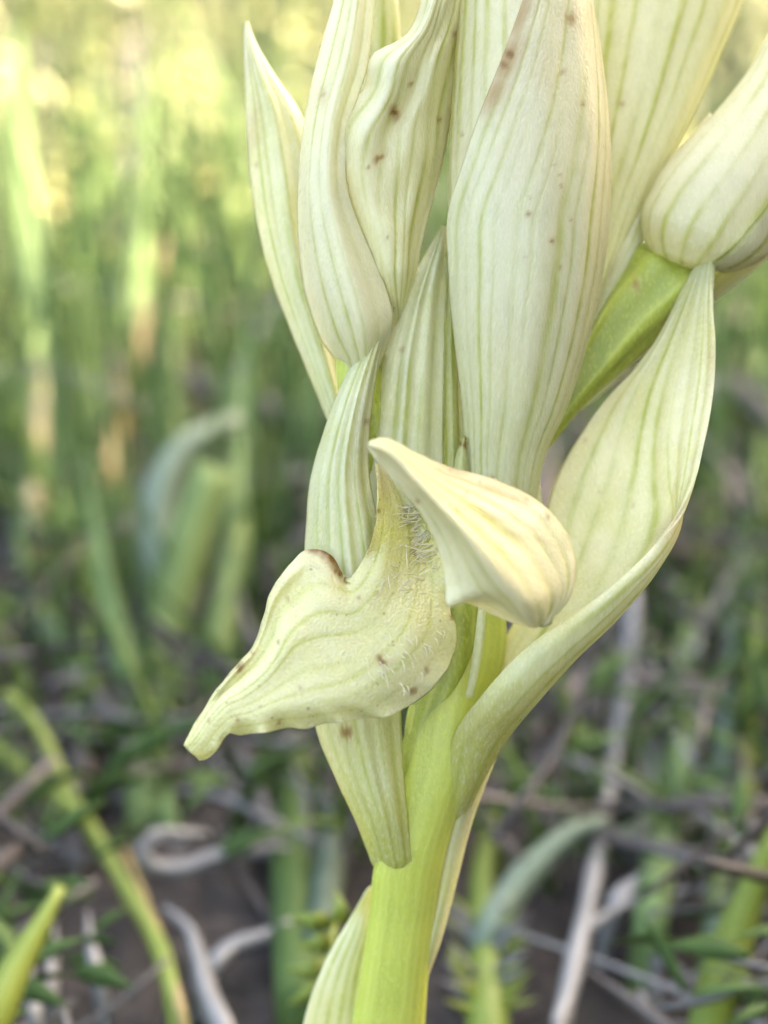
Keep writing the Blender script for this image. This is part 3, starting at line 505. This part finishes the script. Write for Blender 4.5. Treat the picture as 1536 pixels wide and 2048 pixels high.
for k in range(38):
    t = rng.uniform(.36, .50); u = rng.uniform(.55, .9); p, n = lip_point(t, u); dirn = .35*RIGHT-.8*UP+rng.normal(0, .2, 3); add_hair(p, n, dirn/np.linalg.norm(dirn), rng.uniform(.35, 1.0)*1e-3, 3.0e-5)
for k in range(24):
    t = rng.uniform(.28, .7); u = rng.uniform(.15, .85); p, n = lip_point(t, u); dirn = rng.normal(0, .6, 3); add_hair(p, n, dirn/np.linalg.norm(dirn), rng.uniform(.12, .35)*1e-3, 2.2e-5)
hv = np.vstack(hb_v); z = np.zeros(len(hv))
ho = link_mesh('lip_hairs', hv, hb_f, 'hair', lip, {'vein': z, 'spot': z, 'pink': z, 'green': z+.1}, base=ORCHID_BASE); ho['kind'] = 'stuff'


# ------------------------------------------------------------------ the meadow behind
def ribbon(pts, width, tone=.5, twist=0.0, keel=.22, taper=(.35, 1.0, .12), n=14, thick=.06):
    """grass blade: lens-shaped closed section along world points; width in metres"""
    pts = np.asarray(pts, float); s = np.concatenate([[0], np.cumsum(np.linalg.norm(np.diff(pts, axis=0), axis=1))]); s /= s[-1]
    x = np.linspace(0, 1, n); p = hermite(s, pts, x); tn = np.gradient(p, axis=0); tn /= np.linalg.norm(tn, axis=1, keepdims=True)
    view = p-CAM; view /= np.linalg.norm(view, axis=1, keepdims=True); sd = np.cross(tn, view); sd /= np.maximum(np.linalg.norm(sd, axis=1, keepdims=True), 1e-9); nm = np.cross(sd, tn)
    a = twist*np.linspace(.6, 1.2, n)[:, None]; sd, nm = sd*np.cos(a)+nm*np.sin(a), nm*np.cos(a)-sd*np.sin(a)
    w = (width/2*np.interp(x, [0, .45, 1], taper))[:, None]
    v = np.stack([p-sd*w, p+nm*w*keel, p+sd*w, p+nm*w*(keel-thick*2-.05)], 1).reshape(-1, 3)
    return v, grid_faces(n, 4, 0, True)+[[3, 2, 1, 0], [4*n-4, 4*n-3, 4*n-2, 4*n-1]]
def path(pts, d, root):
    """photo points at depth d mm (number, list, or 'g' = lying on the ground); root: carry the last point down to the soil"""
    out = []
    for i, (x, y) in enumerate(pts):
        if d == 'g': dd = ground_depth(x, y, .004)
        elif isinstance(d, (list, tuple)): dd = float(np.interp(i/(len(pts)-1), np.linspace(0, 1, len(d)), d))
        else: dd = d
        gd = ground_depth(x, y, .0025)
        if gd > 0: dd = min(dd, gd)
        out.append(W(np.array((x, y, dd), float)))
    if root:
        e = out[-1]; p = out[-2]; dr = e-p; dr = dr/np.linalg.norm(dr); drop = e[2]+.004
        if drop > .003:
            q = np.array((e[0]+dr[0]*drop*.45, e[1]+dr[1]*drop*.3, -.004)); m = (e+q)/2+np.array((dr[0], dr[1], 0))*drop*.08
            if drop > .012: out.append(m)
            out.append(q)
    return out
def blade(name, pts, d, wpx, mat, label, cat, group=None, root=True, twist=None, taper=(.12, 1.0, .8), keel=.25, tone=None):
    w = path(pts, d, root); dep = np.dot(w[0]-CAM, FWD)
    tw = rng.uniform(-.5, .5) if twist is None else twist
    v, f = ribbon(w, wpx*PX*dep/FOCUS, twist=tw, taper=taper, keel=keel, n=22)
    base = w[-1]; o = link_mesh(name, v, f, mat, None, {'tone': np.full(len(v), rng.uniform(.35, .65) if tone is None else tone)}, base=base)
    return tag(o, label, cat, group)
def stalk(name, pts, d, wpx, mat, label, cat, group=None, root=True, branches=(), tone=.5, flare=(.6, 1.0)):
    w = path(pts, d, root); dep = np.dot(w[0]-CAM, FWD); r = wpx*PX*dep/FOCUS/2
    def strand(ww, r, a, b):
        ww = np.asarray(ww); s = np.concatenate([[0], np.cumsum(np.linalg.norm(np.diff(ww, axis=0), axis=1))]); s /= s[-1]; x = np.linspace(0, 1, 26); p = hermite(s, ww, x)
        return string_mesh(p, r*np.interp(x, [0, 1], [a, b])*(1+.10*np.sin(x*37)), 8)
    base = w[-1]; e = thing(name, base, label, cat, group)
    v, f = strand(w, r, *flare); link_mesh('stem', v, f, mat, e, {'tone': np.full(len(v), tone)}, base=base)
    for (bp, bd, bw) in branches:
        v, f = strand(path(bp, bd, False), bw*PX*dep/FOCUS/2, .5, 1.0); link_mesh('branch', v, f, mat, e, {'tone': np.full(len(v), tone)}, base=base)
    return e

UPG = 'upright green grass blades left of the orchid'
blade('grass_shoot', [(170, 900), (200, 1120), (250, 1330), (310, 1560), (330, 1640)], [85, 75, 70], 62, 'grass_light', 'dark green grass blade bending from pale stalks down to the litter, left of the lip', 'grass blade', UPG)
blade('grass_shoot', [(430, 930), (380, 1080), (335, 1260), (310, 1450), (300, 1620)], [85, 78, 70], 105, 'grass_light', 'broad green grass blade rising behind the tip of the hairy lip', 'grass blade', UPG, taper=(.8, 1, .8))
blade('grass_shoot', [(505, 560), (495, 680), (485, 800), (480, 930), (470, 1100), (430, 1400)], [120, 110, 95, 80], 62, 'grass_light', 'narrow green blade standing against dark soil beside the slender pink-edged bract', 'grass blade', UPG)
blade('grass_shoot', [(485, 838), (430, 858), (375, 890), (335, 945), (315, 1010), (312, 1100)], [95, 88, 85], 72, 'grass_blue', 'pale blue-green leaf arched over like a hook behind the lip', 'grass blade', taper=(.5, 1, .9), twist=.1, tone=.8)
blade('grass_shoot', [(30, 60), (45, 350), (70, 650), (85, 900), (95, 1150)], [170, 140, 120], 70, 'grass_light', 'tall green blade left of the straw coloured stems', 'grass blade', UPG)
blade('grass_shoot', [(290, 120), (285, 380), (262, 620), (250, 860), (240, 1120)], [180, 150, 120], 60, 'grass_light', 'tall soft green blade in front of the sunlit grass', 'grass blade', UPG, tone=.1)
blade('grass_shoot', [(160, 520), (175, 700), (190, 900), (200, 1100)], [150, 130, 110], 90, 'grass_yellow', 'wide yellow-green blade among the upright blades', 'grass blade', UPG, tone=.3)
blade('grass_shoot', [(100, 430), (70, 640), (60, 820), (55, 1000), (60, 1200)], [140, 120, 100], 50, 'grass_light', 'thin mid-green blade leaning over the left stems', 'grass blade', UPG)
blade('grass_shoot', [(340, 560), (345, 740), (350, 900), (330, 1100)], [150, 130, 110], 48, 'grass_light', 'thin green blade between the straw leaf and the hooked leaf', 'grass blade', UPG)
blade('grass_shoot', [(0, 700), (40, 850), (110, 1000), (170, 1150)], [120, 105, 95], 46, 'grass_yellow', 'yellow-green blade slanting across the left stems', 'grass blade', UPG)
blade('grass_shoot', [(30, 1080), (60, 1180), (120, 1300), (200, 1420)], [100, 90, 80], 60, 'grass_light', 'short green blade low at the foot of the left stems', 'grass blade', UPG, tone=.3)
blade('straw_leaf', [(330, 480), (290, 640), (255, 760), (225, 900), (215, 1050)], [150, 130, 110], 46, 'ochre', 'ochre dry leaf standing among green blades', 'leaf', tone=0.0)
blade('straw_leaf', [(90, 690), (82, 800), (72, 920), (70, 1020)], [130, 115, 100], 36, 'straw', 'pale straw leaf beside the thin mid-green blade', 'leaf', tone=.6)
stalk('dry_stem', [(275, 60), (262, 260), (246, 470), (236, 640), (228, 800)], [200, 160, 140], 20, 'dead_brown', 'dull brown dry stem with a swollen joint behind the ochre leaf', 'stem', tone=.7)
blade('dead_strap', [(270, 705), (360, 752), (470, 800), (640, 868)], [150, 135, 130], 56, 'dead_brown', 'brown dead strap leaf sloping across behind the left bract', 'leaf', taper=(.8, 1, .9), tone=.75, keel=.07)
blade('dead_strap', [(640, 952), (560, 965), (480, 985), (380, 1020), (300, 1100)], [120, 115, 110], 52, 'dead_grey', 'lilac-grey dead strap lying level behind the boat shaped bract', 'leaf', taper=(.8, 1, .6), tone=.25, keel=.07)
blade('grass_shoot', [(640, 905), (560, 925), (470, 950), (400, 990), (330, 1080)], [125, 118, 112], 44, 'grass_blue', 'dull green blade lying just above the lilac-grey strap', 'grass blade', tone=.1)
blade('grass_shoot', [(510, 330), (420, 335), (320, 340), (225, 350), (160, 420)], [230, 220, 200], 42, 'grass', 'green blade bent level across the sunlit grass', 'grass blade')
# lower left
stalk('yellow_stalk', [(15, 1388), (75, 1450), (125, 1560), (185, 1660), (260, 1790), (320, 1900), (350, 2010)], [62, 56, 50, 44], 32, 'grass_yellow', 'yellow-green forked stalk turning brown towards its foot', 'stalk', branches=[([(-30, 1470), (40, 1535), (110, 1590), (172, 1640)], [60, 56, 53], 34)], flare=(.7, 1.1), tone=.45)
stalk('dry_stem', [(250, 1700), (290, 1800), (330, 1900), (365, 2040)], [54, 50, 44], 20, 'ochre', 'brown dry stem running down beside the forked stalk', 'stem', tone=.3)
blade('grass_leaf', [(122, 1772), (88, 1838), (40, 1920), (0, 2000), (-60, 2120)], [30, 26, 22], 92, 'grass_yellow', 'bright lime leaf with a blunt tip at the bottom beside white chaff', 'leaf', taper=(.22, 1, .8), tone=.6, keel=.07)
blade('curled_leaf', [(420, 1672), (360, 1668), (300, 1672), (282, 1700), (310, 1732), (370, 1735), (430, 1712), (530, 1700), (570, 1698)], [52, 48, 50, 54], 34, 'dead_grey', 'grey dry leaf curled into a loop', 'leaf', root=True, taper=(.6, 1, .3), tone=.85, keel=.07)
blade('dead_strap', [(325, 1815), (370, 1850), (395, 1920), (412, 1990), (450, 2070)], [48, 45, 40], 48, 'dead_grey', 'long grey dead strap curving down below the curled leaf', 'leaf', taper=(.3, 1, .9), tone=.7, keel=.07)
blade('dead_strap', [(585, 1842), (530, 1870), (470, 1890), (430, 1925)], [50, 48, 46], 40, 'dead_grey', 'short ragged grey dead leaf joining the long grey strap', 'leaf', taper=(.4, 1, .6), tone=.75, keel=.07)
blade('grass_shoot', [(585, 1400), (590, 1550), (592, 1700), (595, 1850), (600, 1980)], [72, 62, 55], 88, 'grass', 'broad green blade standing close left of the orchid stem', 'grass blade', taper=(.6, 1, .9), tone=.4)
blade('grass_shoot', [(640, 1560), (660, 1680), (650, 1800), (640, 1900)], [75, 68, 60], 60, 'grass_blue', 'grey-green blade partly hidden by the orchid stem', 'grass blade', tone=.2)
blade('dead_strap', [(440, 1420), (480, 1500), (520, 1600), (550, 1690)], [70, 62, 56], 26, 'dead_grey', 'thin grey strip slanting down under the lip', 'leaf', tone=.4, keel=.07)
blade('dead_strap', [(190, 1330), (180, 1430), (160, 1560), (150, 1700)], [85, 75, 66], 60, 'dead_brown', 'upright brown dead strap behind the forked stalk', 'leaf', tone=.8, taper=(.7, 1, .8), keel=.07)
for (x, y, a, lb) in ((110, 1900, -.25, 'largest white papery chaff standing beside the lime leaf'), (60, 1960, .15, 'white papery chaff partly covered by the lime leaf'), (175, 1880, .5, 'white papery chaff leaning toward the forked stalk')):
    blade('chaff', [(x, y-60), (x+10*a, y), (x+40*a, y+70)], [42, 40, 38], 34, 'dead_grey', lb, 'chaff', tone=.95)
# leaflets beside the stem foot
lf = W(np.array((650, 1960, 24.0))); lf[2] = -.002
lt = thing('leafy_sprig', lf, 'small yellow-green sprig with toothed leaflets beside the orchid stem', 'sprig')
v, f = string_mesh([lf, W(np.array((660, 1930, 26.))), W(np.array((670, 1850, 30.)))], [.0006, .0005, .0003], 6); link_mesh('stem', v, f, 'grass_yellow', lt, {'tone': np.full(len(v), .5)}, base=lf)
for (a, b, c) in (((668, 1850), (625, 1842), (578, 1832)), ((672, 1880), (640, 1885), (592, 1895)), ((665, 1920), (620, 1940), (570, 1938)), ((668, 1845), (680, 1815), (672, 1780)), ((660, 1950), (620, 1985), (575, 2010))):
    w = [W(np.array((q[0], q[1], dd))) for q, dd in zip((a, b, c), (29, 27, 28))]; v, f = ribbon(w, 46*PX*1.3, twist=.3, taper=(.3, 1, .05)); link_mesh('leaflet', v, f, 'grass_yellow', lt, {'tone': np.full(len(v), .55)}, base=lf)
# lower right
blade('grass_shoot', [(1215, 1640), (1150, 1662), (1085, 1715), (1030, 1778), (980, 1860)], [52, 48, 44], 62, 'grass_blue', 'pale blue-green blade leaning toward the orchid stem', 'grass blade', taper=(.4, 1, .85), twist=.1, tone=.8)
stalk('dry_stem', [(1268, 1180), (1258, 1330), (1230, 1500), (1205, 1660), (1178, 1800), (1160, 1880), (1135, 1990), (1110, 2120)], [75, 66, 56, 50, 44], 32, 'dead_grey', 'tall grey dry stem with a joint and a side branch', 'stem', branches=[([(1430, 1780), (1330, 1788), (1240, 1815), (1172, 1860)], [56, 52, 48], 20)], tone=.62, flare=(.8, 1.1))
stalk('dry_stem', [(990, 1850), (1120, 1895), (1260, 1945), (1420, 2010), (1540, 2060)], [58, 50, 42], 15, 'dead_grey', 'thin grey stem lying across in front of the tall dry stem', 'stem', tone=.5)
blade('dead_strap', [(1160, 1930), (1230, 1980), (1320, 2050), (1380, 2110)], [56, 50, 44], 40, 'dead_brown', 'brown strap lying under the thin crossing stem', 'leaf', tone=.8, keel=.07)
blade('grass_shoot', [(1560, 1640), (1520, 1740), (1475, 1860), (1440, 1970), (1410, 2100)], [38, 34, 30], 88, 'grass_yellow', 'broad bright green blade slanting up to the right of the dry stems', 'grass blade', tone=.15, taper=(.3, 1, .9))
RG = 'green blades right of the orchid'
blade('grass_shoot', [(1470, 1180), (1455, 1400), (1440, 1600), (1445, 1750), (1430, 1900)], [70, 60, 52], 52, 'grass_blue', 'grey-green upright blade with straw tip among the right-hand grass', 'grass blade', RG, tone=.2)
blade('grass_shoot', [(1530, 1180), (1505, 1340), (1485, 1500), (1470, 1680), (1440, 1850)], [75, 64, 54], 64, 'grass_yellow', 'yellow-green upright blade among the right-hand grass', 'grass blade', RG, tone=.05)
blade('grass_shoot', [(1440, 900), (1420, 1050), (1395, 1200), (1380, 1400), (1370, 1600)], [120, 105, 85], 60, 'grass_light', 'soft green blade rising behind the broad folded bract', 'grass blade', RG)
blade('grass_shoot', [(1530, 820), (1510, 1000), (1490, 1150), (1470, 1350)], [125, 110, 95], 66, 'grass_light', 'green blade beside the grey bent strap', 'grass blade', RG, tone=.3)
blade('grass_shoot', [(1350, 1440), (1330, 1560), (1320, 1700), (1300, 1850)], [82, 70, 60], 66, 'grass_light', 'short green blade right of the tall grey dry stem', 'grass blade', RG, tone=.4)
blade('grass_shoot', [(1500, 620), (1520, 760), (1530, 900), (1520, 1080)], [160, 140, 120], 48, 'grass_light', 'thin dim green blade below the short rounded bud', 'grass blade', RG, tone=.1)
blade('dead_strap', [(1560, 860), (1500, 800), (1440, 762), (1390, 780), (1340, 880)], [120, 115, 110], 58, 'dead_grey', 'lilac-grey strap bent in an arch beside the broad folded bract', 'leaf', tone=.55, taper=(.7, 1, .8), keel=.07)
blade('dead_strap', [(1270, 1260), (1310, 1310), (1350, 1375), (1380, 1430)], [95, 88, 82], 70, 'dead_grey', 'pinkish grey dead strap pointing down below the broad folded bract', 'leaf', tone=.45, taper=(.6, 1, .7), keel=.07)
blade('dead_strap', [(1160, 1430), (1230, 1400), (1300, 1340), (1330, 1290)], [95, 90, 88], 40, 'dead_grey', 'narrow grey strip crossing behind the folded bract', 'leaf', tone=.4, keel=.07)
blade('dead_strap', [(1130, 860), (1100, 920), (1080, 1010), (1070, 1120)], [110, 100, 95], 66, 'dead_brown', 'mauve brown strap seen in the gap between bud and folded bract', 'leaf', tone=.9, keel=.07)
blade('curled_leaf', [(1120, 1600), (1150, 1650), (1215, 1680), (1280, 1660), (1305, 1590), (1290, 1500), (1250, 1440)], [66, 62, 64, 70], 50, 'grass_blue', 'dull green leaf curved in a bow around the tall dry stem', 'leaf', taper=(.5, 1, .5), tone=.2, root=False, keel=.07)
blade('dead_strap', [(1310, 1740), (1270, 1770), (1240, 1800)], [62, 58, 56], 46, 'dead_grey', 'small white papery flake beside the tall dry stem', 'leaf', tone=1.0, taper=(.4, 1, .4), keel=.07)
# bristly spike by the stem
sp0 = W(np.array((975, 2120, 34.0))); sp0[2] = -.002
sp = thing('bristly_spike', sp0, 'yellow-green bristly seed spike right of the orchid stem', 'seed spike')
spw = np.array([sp0]+[W(np.array((x, y, d))) for x, y, d in ((975, 2030, 38.), (970, 1900, 44.), (965, 1760, 52.), (985, 1620, 60.))])
v, f = string_mesh(hermite(np.linspace(0, 1, 5), spw, np.linspace(0, 1, 20)), np.interp(np.linspace(0, 1, 20), [0, .3, 1], [.0019, .0017, .0007]), 8); link_mesh('stem', v, f, 'grass_yellow', sp, {'tone': np.full(len(v), .15)}, base=sp0)
for k in range(46):
    t = rng.uniform(.25, .62); p = hermite(np.linspace(0, 1, 5), spw, np.array([t]))[0]; d = np.array((rng.choice([-1, 1])*rng.uniform(.4, 1), rng.uniform(-.5, .5), rng.uniform(.3, 1))); d /= np.linalg.norm(d)
    v, f = ribbon([p, p+d*.002, p+d*.0042+np.array((0, 0, .0004))], .0007, taper=(.8, 1, .1), n=5); link_mesh('bristle', v, f, 'dead_grey' if k % 2 else 'grass_yellow', sp, {'tone': np.full(len(v), .8)}, base=sp0)

# ------------------------------------------------------------------ uncountable stuff: grass, litter, far sunlit meadow
def clear_of_plants(x, y):    # keep the orchid's own spot open
    return not (abs(x) < .022 and y < .115)
def wedge(y, k=1.7): return rng.uniform(-1, 1)*(y*.27*k+.02)
def grass_stuff(name, n, y0, y1, h, wd, mat, label, cat, k=1.7, lean=.35, seg=6, curve=.5, ybias=1.0, tone=None, notx=None):
    b = Bag(); c = 0
    while c < n:
        y = y0+(y1-y0)*rng.random()**ybias; x = wedge(y, k)
        c += 1
        if not clear_of_plants(x, y): continue
        ang = rng.uniform(0, 6.28); ln = rng.uniform(*h)*rng.uniform(.7, 1); le = abs(rng.normal(0, lean)); dr = np.array((math.cos(ang), math.sin(ang), 0))
        p0 = np.array((x, y, -.004)); p1 = p0+np.array((0, 0, ln*.5))+dr*ln*le*.3; p2 = p0+np.array((0, 0, ln*(1-.3*le*curve)))+dr*ln*le*(.7+curve*.5)
        v, f = ribbon([p0, p1, p2], rng.uniform(*wd), twist=rng.uniform(-1.2, 1.2), taper=(.8, 1, .08), n=seg); b.add(v, f, rng.random() if tone is None else rng.uniform(*tone))
    o = b.build(name, mat); tag(o, label, cat, kind='stuff'); return o
def litter_stuff(name, n, y0, y1, ln, wd, mat, label, zmax=.012, tone=(0, 1)):
    b = Bag()
    for _ in range(n):
        y = rng.uniform(y0, y1); x = wedge(y); a = rng.uniform(0, 6.28); L = rng.uniform(*ln); tl = rng.normal(0, .22)
        if not clear_of_plants(x, y): continue
        z = max(0.0, rng.uniform(-.002, zmax)); d = np.array((math.cos(a)*math.cos(tl), math.sin(a)*math.cos(tl), math.sin(tl))); p = np.array((x, y, z+abs(d[2])*L/2)); bw = rng.normal(0, .12, 3)*L
        v, f = ribbon([p-d*L/2, p+bw*.5, p+d*L/2], rng.uniform(*wd), twist=rng.uniform(-1, 1), taper=(.7, 1, .5), n=6, thick=.2); b.add(v, f, rng.uniform(*tone))
    o = b.build(name, mat); tag(o, label, 'litter', kind='stuff'); return o
litter_stuff('dry_litter', 1200, .10, .6, (.01, .03), (.0005, .0018), 'dead_brown', 'dead brown stems and leaf litter on the soil')
litter_stuff('fine_litter', 1100, .09, .22, (.004, .018), (.0003, .0011), 'dead_grey', 'fine grey dry bits scattered over the nearer soil', .006, (0, .45))
litter_stuff('grey_litter', 90, .14, .6, (.015, .05), (.0005, .0013), 'dead_grey', 'grey dry stems lying over the litter', .02)
grass_stuff('short_grass', 1900, .118, .45, (.010, .036), (.0005, .0017), 'grass', 'short green grass growing through the litter', 'grass', lean=.5)
grass_stuff('meadow_grass', 380, .20, .32, (.02, .045), (.0010, .0026), 'grass', 'taller green grass further behind the orchid', 'grass')
grass_stuff('tall_grass', 620, .165, .34, (.04, .08), (.0006, .0015), 'grass_light', 'soft tall grass standing between litter and sunlit meadow', 'grass', lean=.25)
grass_stuff('sunlit_grass', 4600, .43, 1.7, (.03, .10), (.0012, .003), 'meadow', 'sunlit yellow and straw grass far behind', 'grass', k=2.0)
b = Bag()
for _ in range(420):
    y = rng.uniform(.34, 1.1); x = wedge(y, 1.8); h = rng.uniform(.03, .11); lx, ly = rng.normal(0, .15, 2)
    for k in range(int(rng.integers(3, 9))):
        z = h*(.3+.09*k)*1.0+rng.normal(0, .002); p = np.array((x+lx*z+rng.normal(0, .002), y+ly*z+rng.normal(0, .002), z)); r = rng.uniform(.0012, .0026); d = rng.normal(0, 1, 3); d[2] = abs(d[2]); d /= np.linalg.norm(d)
        v, f = ribbon([p-d*r*1.4, p, p+d*r*1.4], r*1.8, twist=rng.uniform(-1, 1), taper=(.3, 1, .2), n=4); b.add(v, f, rng.uniform(.5, 1))
tag(b.build('seed_heads', 'seed'), 'pale sunlit seed heads glinting in the far grass', 'seed heads', kind='stuff')
b = Bag()
for _ in range(3200):
    y = .09+.38*rng.random()**1.4; x = wedge(y)
    if not clear_of_plants(x, y): continue
    p = np.array((x, y, rng.uniform(0, .012))); a = rng.uniform(0, 6.28); L = rng.uniform(.002, .0065); q = np.array((math.cos(a), math.sin(a), rng.uniform(0, .8)))
    v, f = ribbon([p, p+q*L*.5, p+q*L+np.array((0, 0, -L*.15))], L*rng.uniform(.15, .4), twist=rng.uniform(-1.4, 1.4), taper=(.3, 1, .1), n=5); b.add(v, f, rng.uniform(0, .45))
tag(b.build('ground_herbs', 'grass'), 'small dull green herb leaves covering the soil', 'herbs', kind='stuff')
# stems set with small glossy leaves, catching the sun beyond the shade
plant_mat('gloss_leaf', (0.30, 0.33, 0.07), (0.55, 0.50, 0.20), rough=.24, spec=.9, transl=.3)
disc_v = np.array([(0, 0, .12)]+[(math.cos(a), math.sin(a)*.8, 0) for a in np.linspace(0, 2*math.pi, 10, endpoint=False)]+[(0, 0, -.05)]); disc_f = [(0, 1+i, 1+(i+1) % 10) for i in range(10)]+[(11, 1+(i+1) % 10, 1+i) for i in range(10)]
leaf_me = bpy.data.meshes.new('leaflet'); leaf_me.from_pydata(disc_v.tolist(), [], disc_f); leaf_me.materials.append(MATS['gloss_leaf']); leaf_me.polygons.foreach_set('use_smooth', [True]*20)
at = leaf_me.attributes.new('tone', 'FLOAT', 'POINT'); at.data.foreach_set('value', np.full(12, .6, np.float32))
for (cx, y0, y1, dep) in ((25, 200, 560, 330), (78, 330, 600, 300), (118, 340, 620, 290), (150, 60, 420, 360), (190, 150, 520, 320), (222, 230, 640, 280), (352, 150, 360, 350), (392, 120, 620, 300), (455, 180, 640, 290), (560, 40, 330, 350), (320, 40, 300, 380), (625, 60, 400, 330), (1400, 190, 420, 330), (1520, 120, 480, 320)):
    top = W(np.array((cx+rng.normal(0, 10), y0, dep-90.))); foot = np.array((top[0]+rng.normal(0, .006), top[1]+rng.normal(0, .006), -.003))
    e = thing('leafy_weed', foot, 'slender sunlit stem set with small glossy leaves, out of focus beyond the shade', 'weed', 'sunlit leafy stems behind the orchid')
    v, f = string_mesh([foot, (foot+top)/2+rng.normal(0, .002, 3), top], [.0007, .0006, .0003], 6); link_mesh('stem', v, f, 'meadow', e, {'tone': np.full(len(v), .5)}, base=foot)
    n_l = int(rng.integers(9, 15))
    for k in range(n_l):
        p = foot+(top-foot)*(.25+.75*(k+rng.random()*.7)/n_l)+rng.normal(0, .0022, 3); nrm = np.array(SUN_DIR)+np.array((0, -.97, .2))   # leaf tilt set between sun and viewer to make glints; nrm /= np.linalg.norm(nrm); nrm = nrm+rng.normal(0, .13, 3)
        o = bpy.data.objects.new('leaflet', leaf_me); COL.objects.link(o); o.parent = e; o.location = Vector(p-foot); o.rotation_euler = Vector(nrm).to_track_quat('Z', 'Y').to_euler(); r = rng.uniform(.0015, .0024); o.scale = (r, r, r)
# unseen bush added right of the view, shaped to keep the orchid in shade
sb = (0.72, -0.31, -.01)
shade_shrub = thing('shade_shrub', sb, 'dense dark green bush added out of view to the right, to shade the orchid', 'shade_shrub')
b = Bag()
for k in range(9):
    a = k*.7; tip = np.array((sb[0]+.24*math.cos(a), sb[1]+.55*math.sin(a), .75+.3*(k % 3)/2)); v, f = string_mesh([np.array(sb), np.array(sb)*.6+tip*.4+np.array((0, 0, .1)), tip], [.03, .02, .006], 7); b.add(v, f, .5)
b.build('trunk', 'bark', shade_shrub, base=sb)
b = Bag()
for _ in range(11000):
    d = rng.normal(0, 1, 3); d /= np.linalg.norm(d); rr = rng.random()**.4; lump = 1+.12*math.sin(5*d[0]+3*d[2])*math.cos(4*d[1])
    p = np.array((sb[0], sb[1], .66))+d*rr*lump*np.array((.36, 0, .62)); p[1] += rng.uniform(-.74, .74)+.04*math.sin(p[2]*9)
    if p[2] < .02: continue
    q = rng.normal(0, 1, 3); q /= np.linalg.norm(q); L = rng.uniform(.04, .085); v, f = ribbon([p, p+q*L*.5, p+q*L+np.array((0, 0, -.01))], L*.55, twist=rng.uniform(-1.5, 1.5), taper=(.25, 1, .08), n=5); b.add(v, f, rng.random())
b.build('crown', 'shrub_leaf', shade_shrub, base=sb)
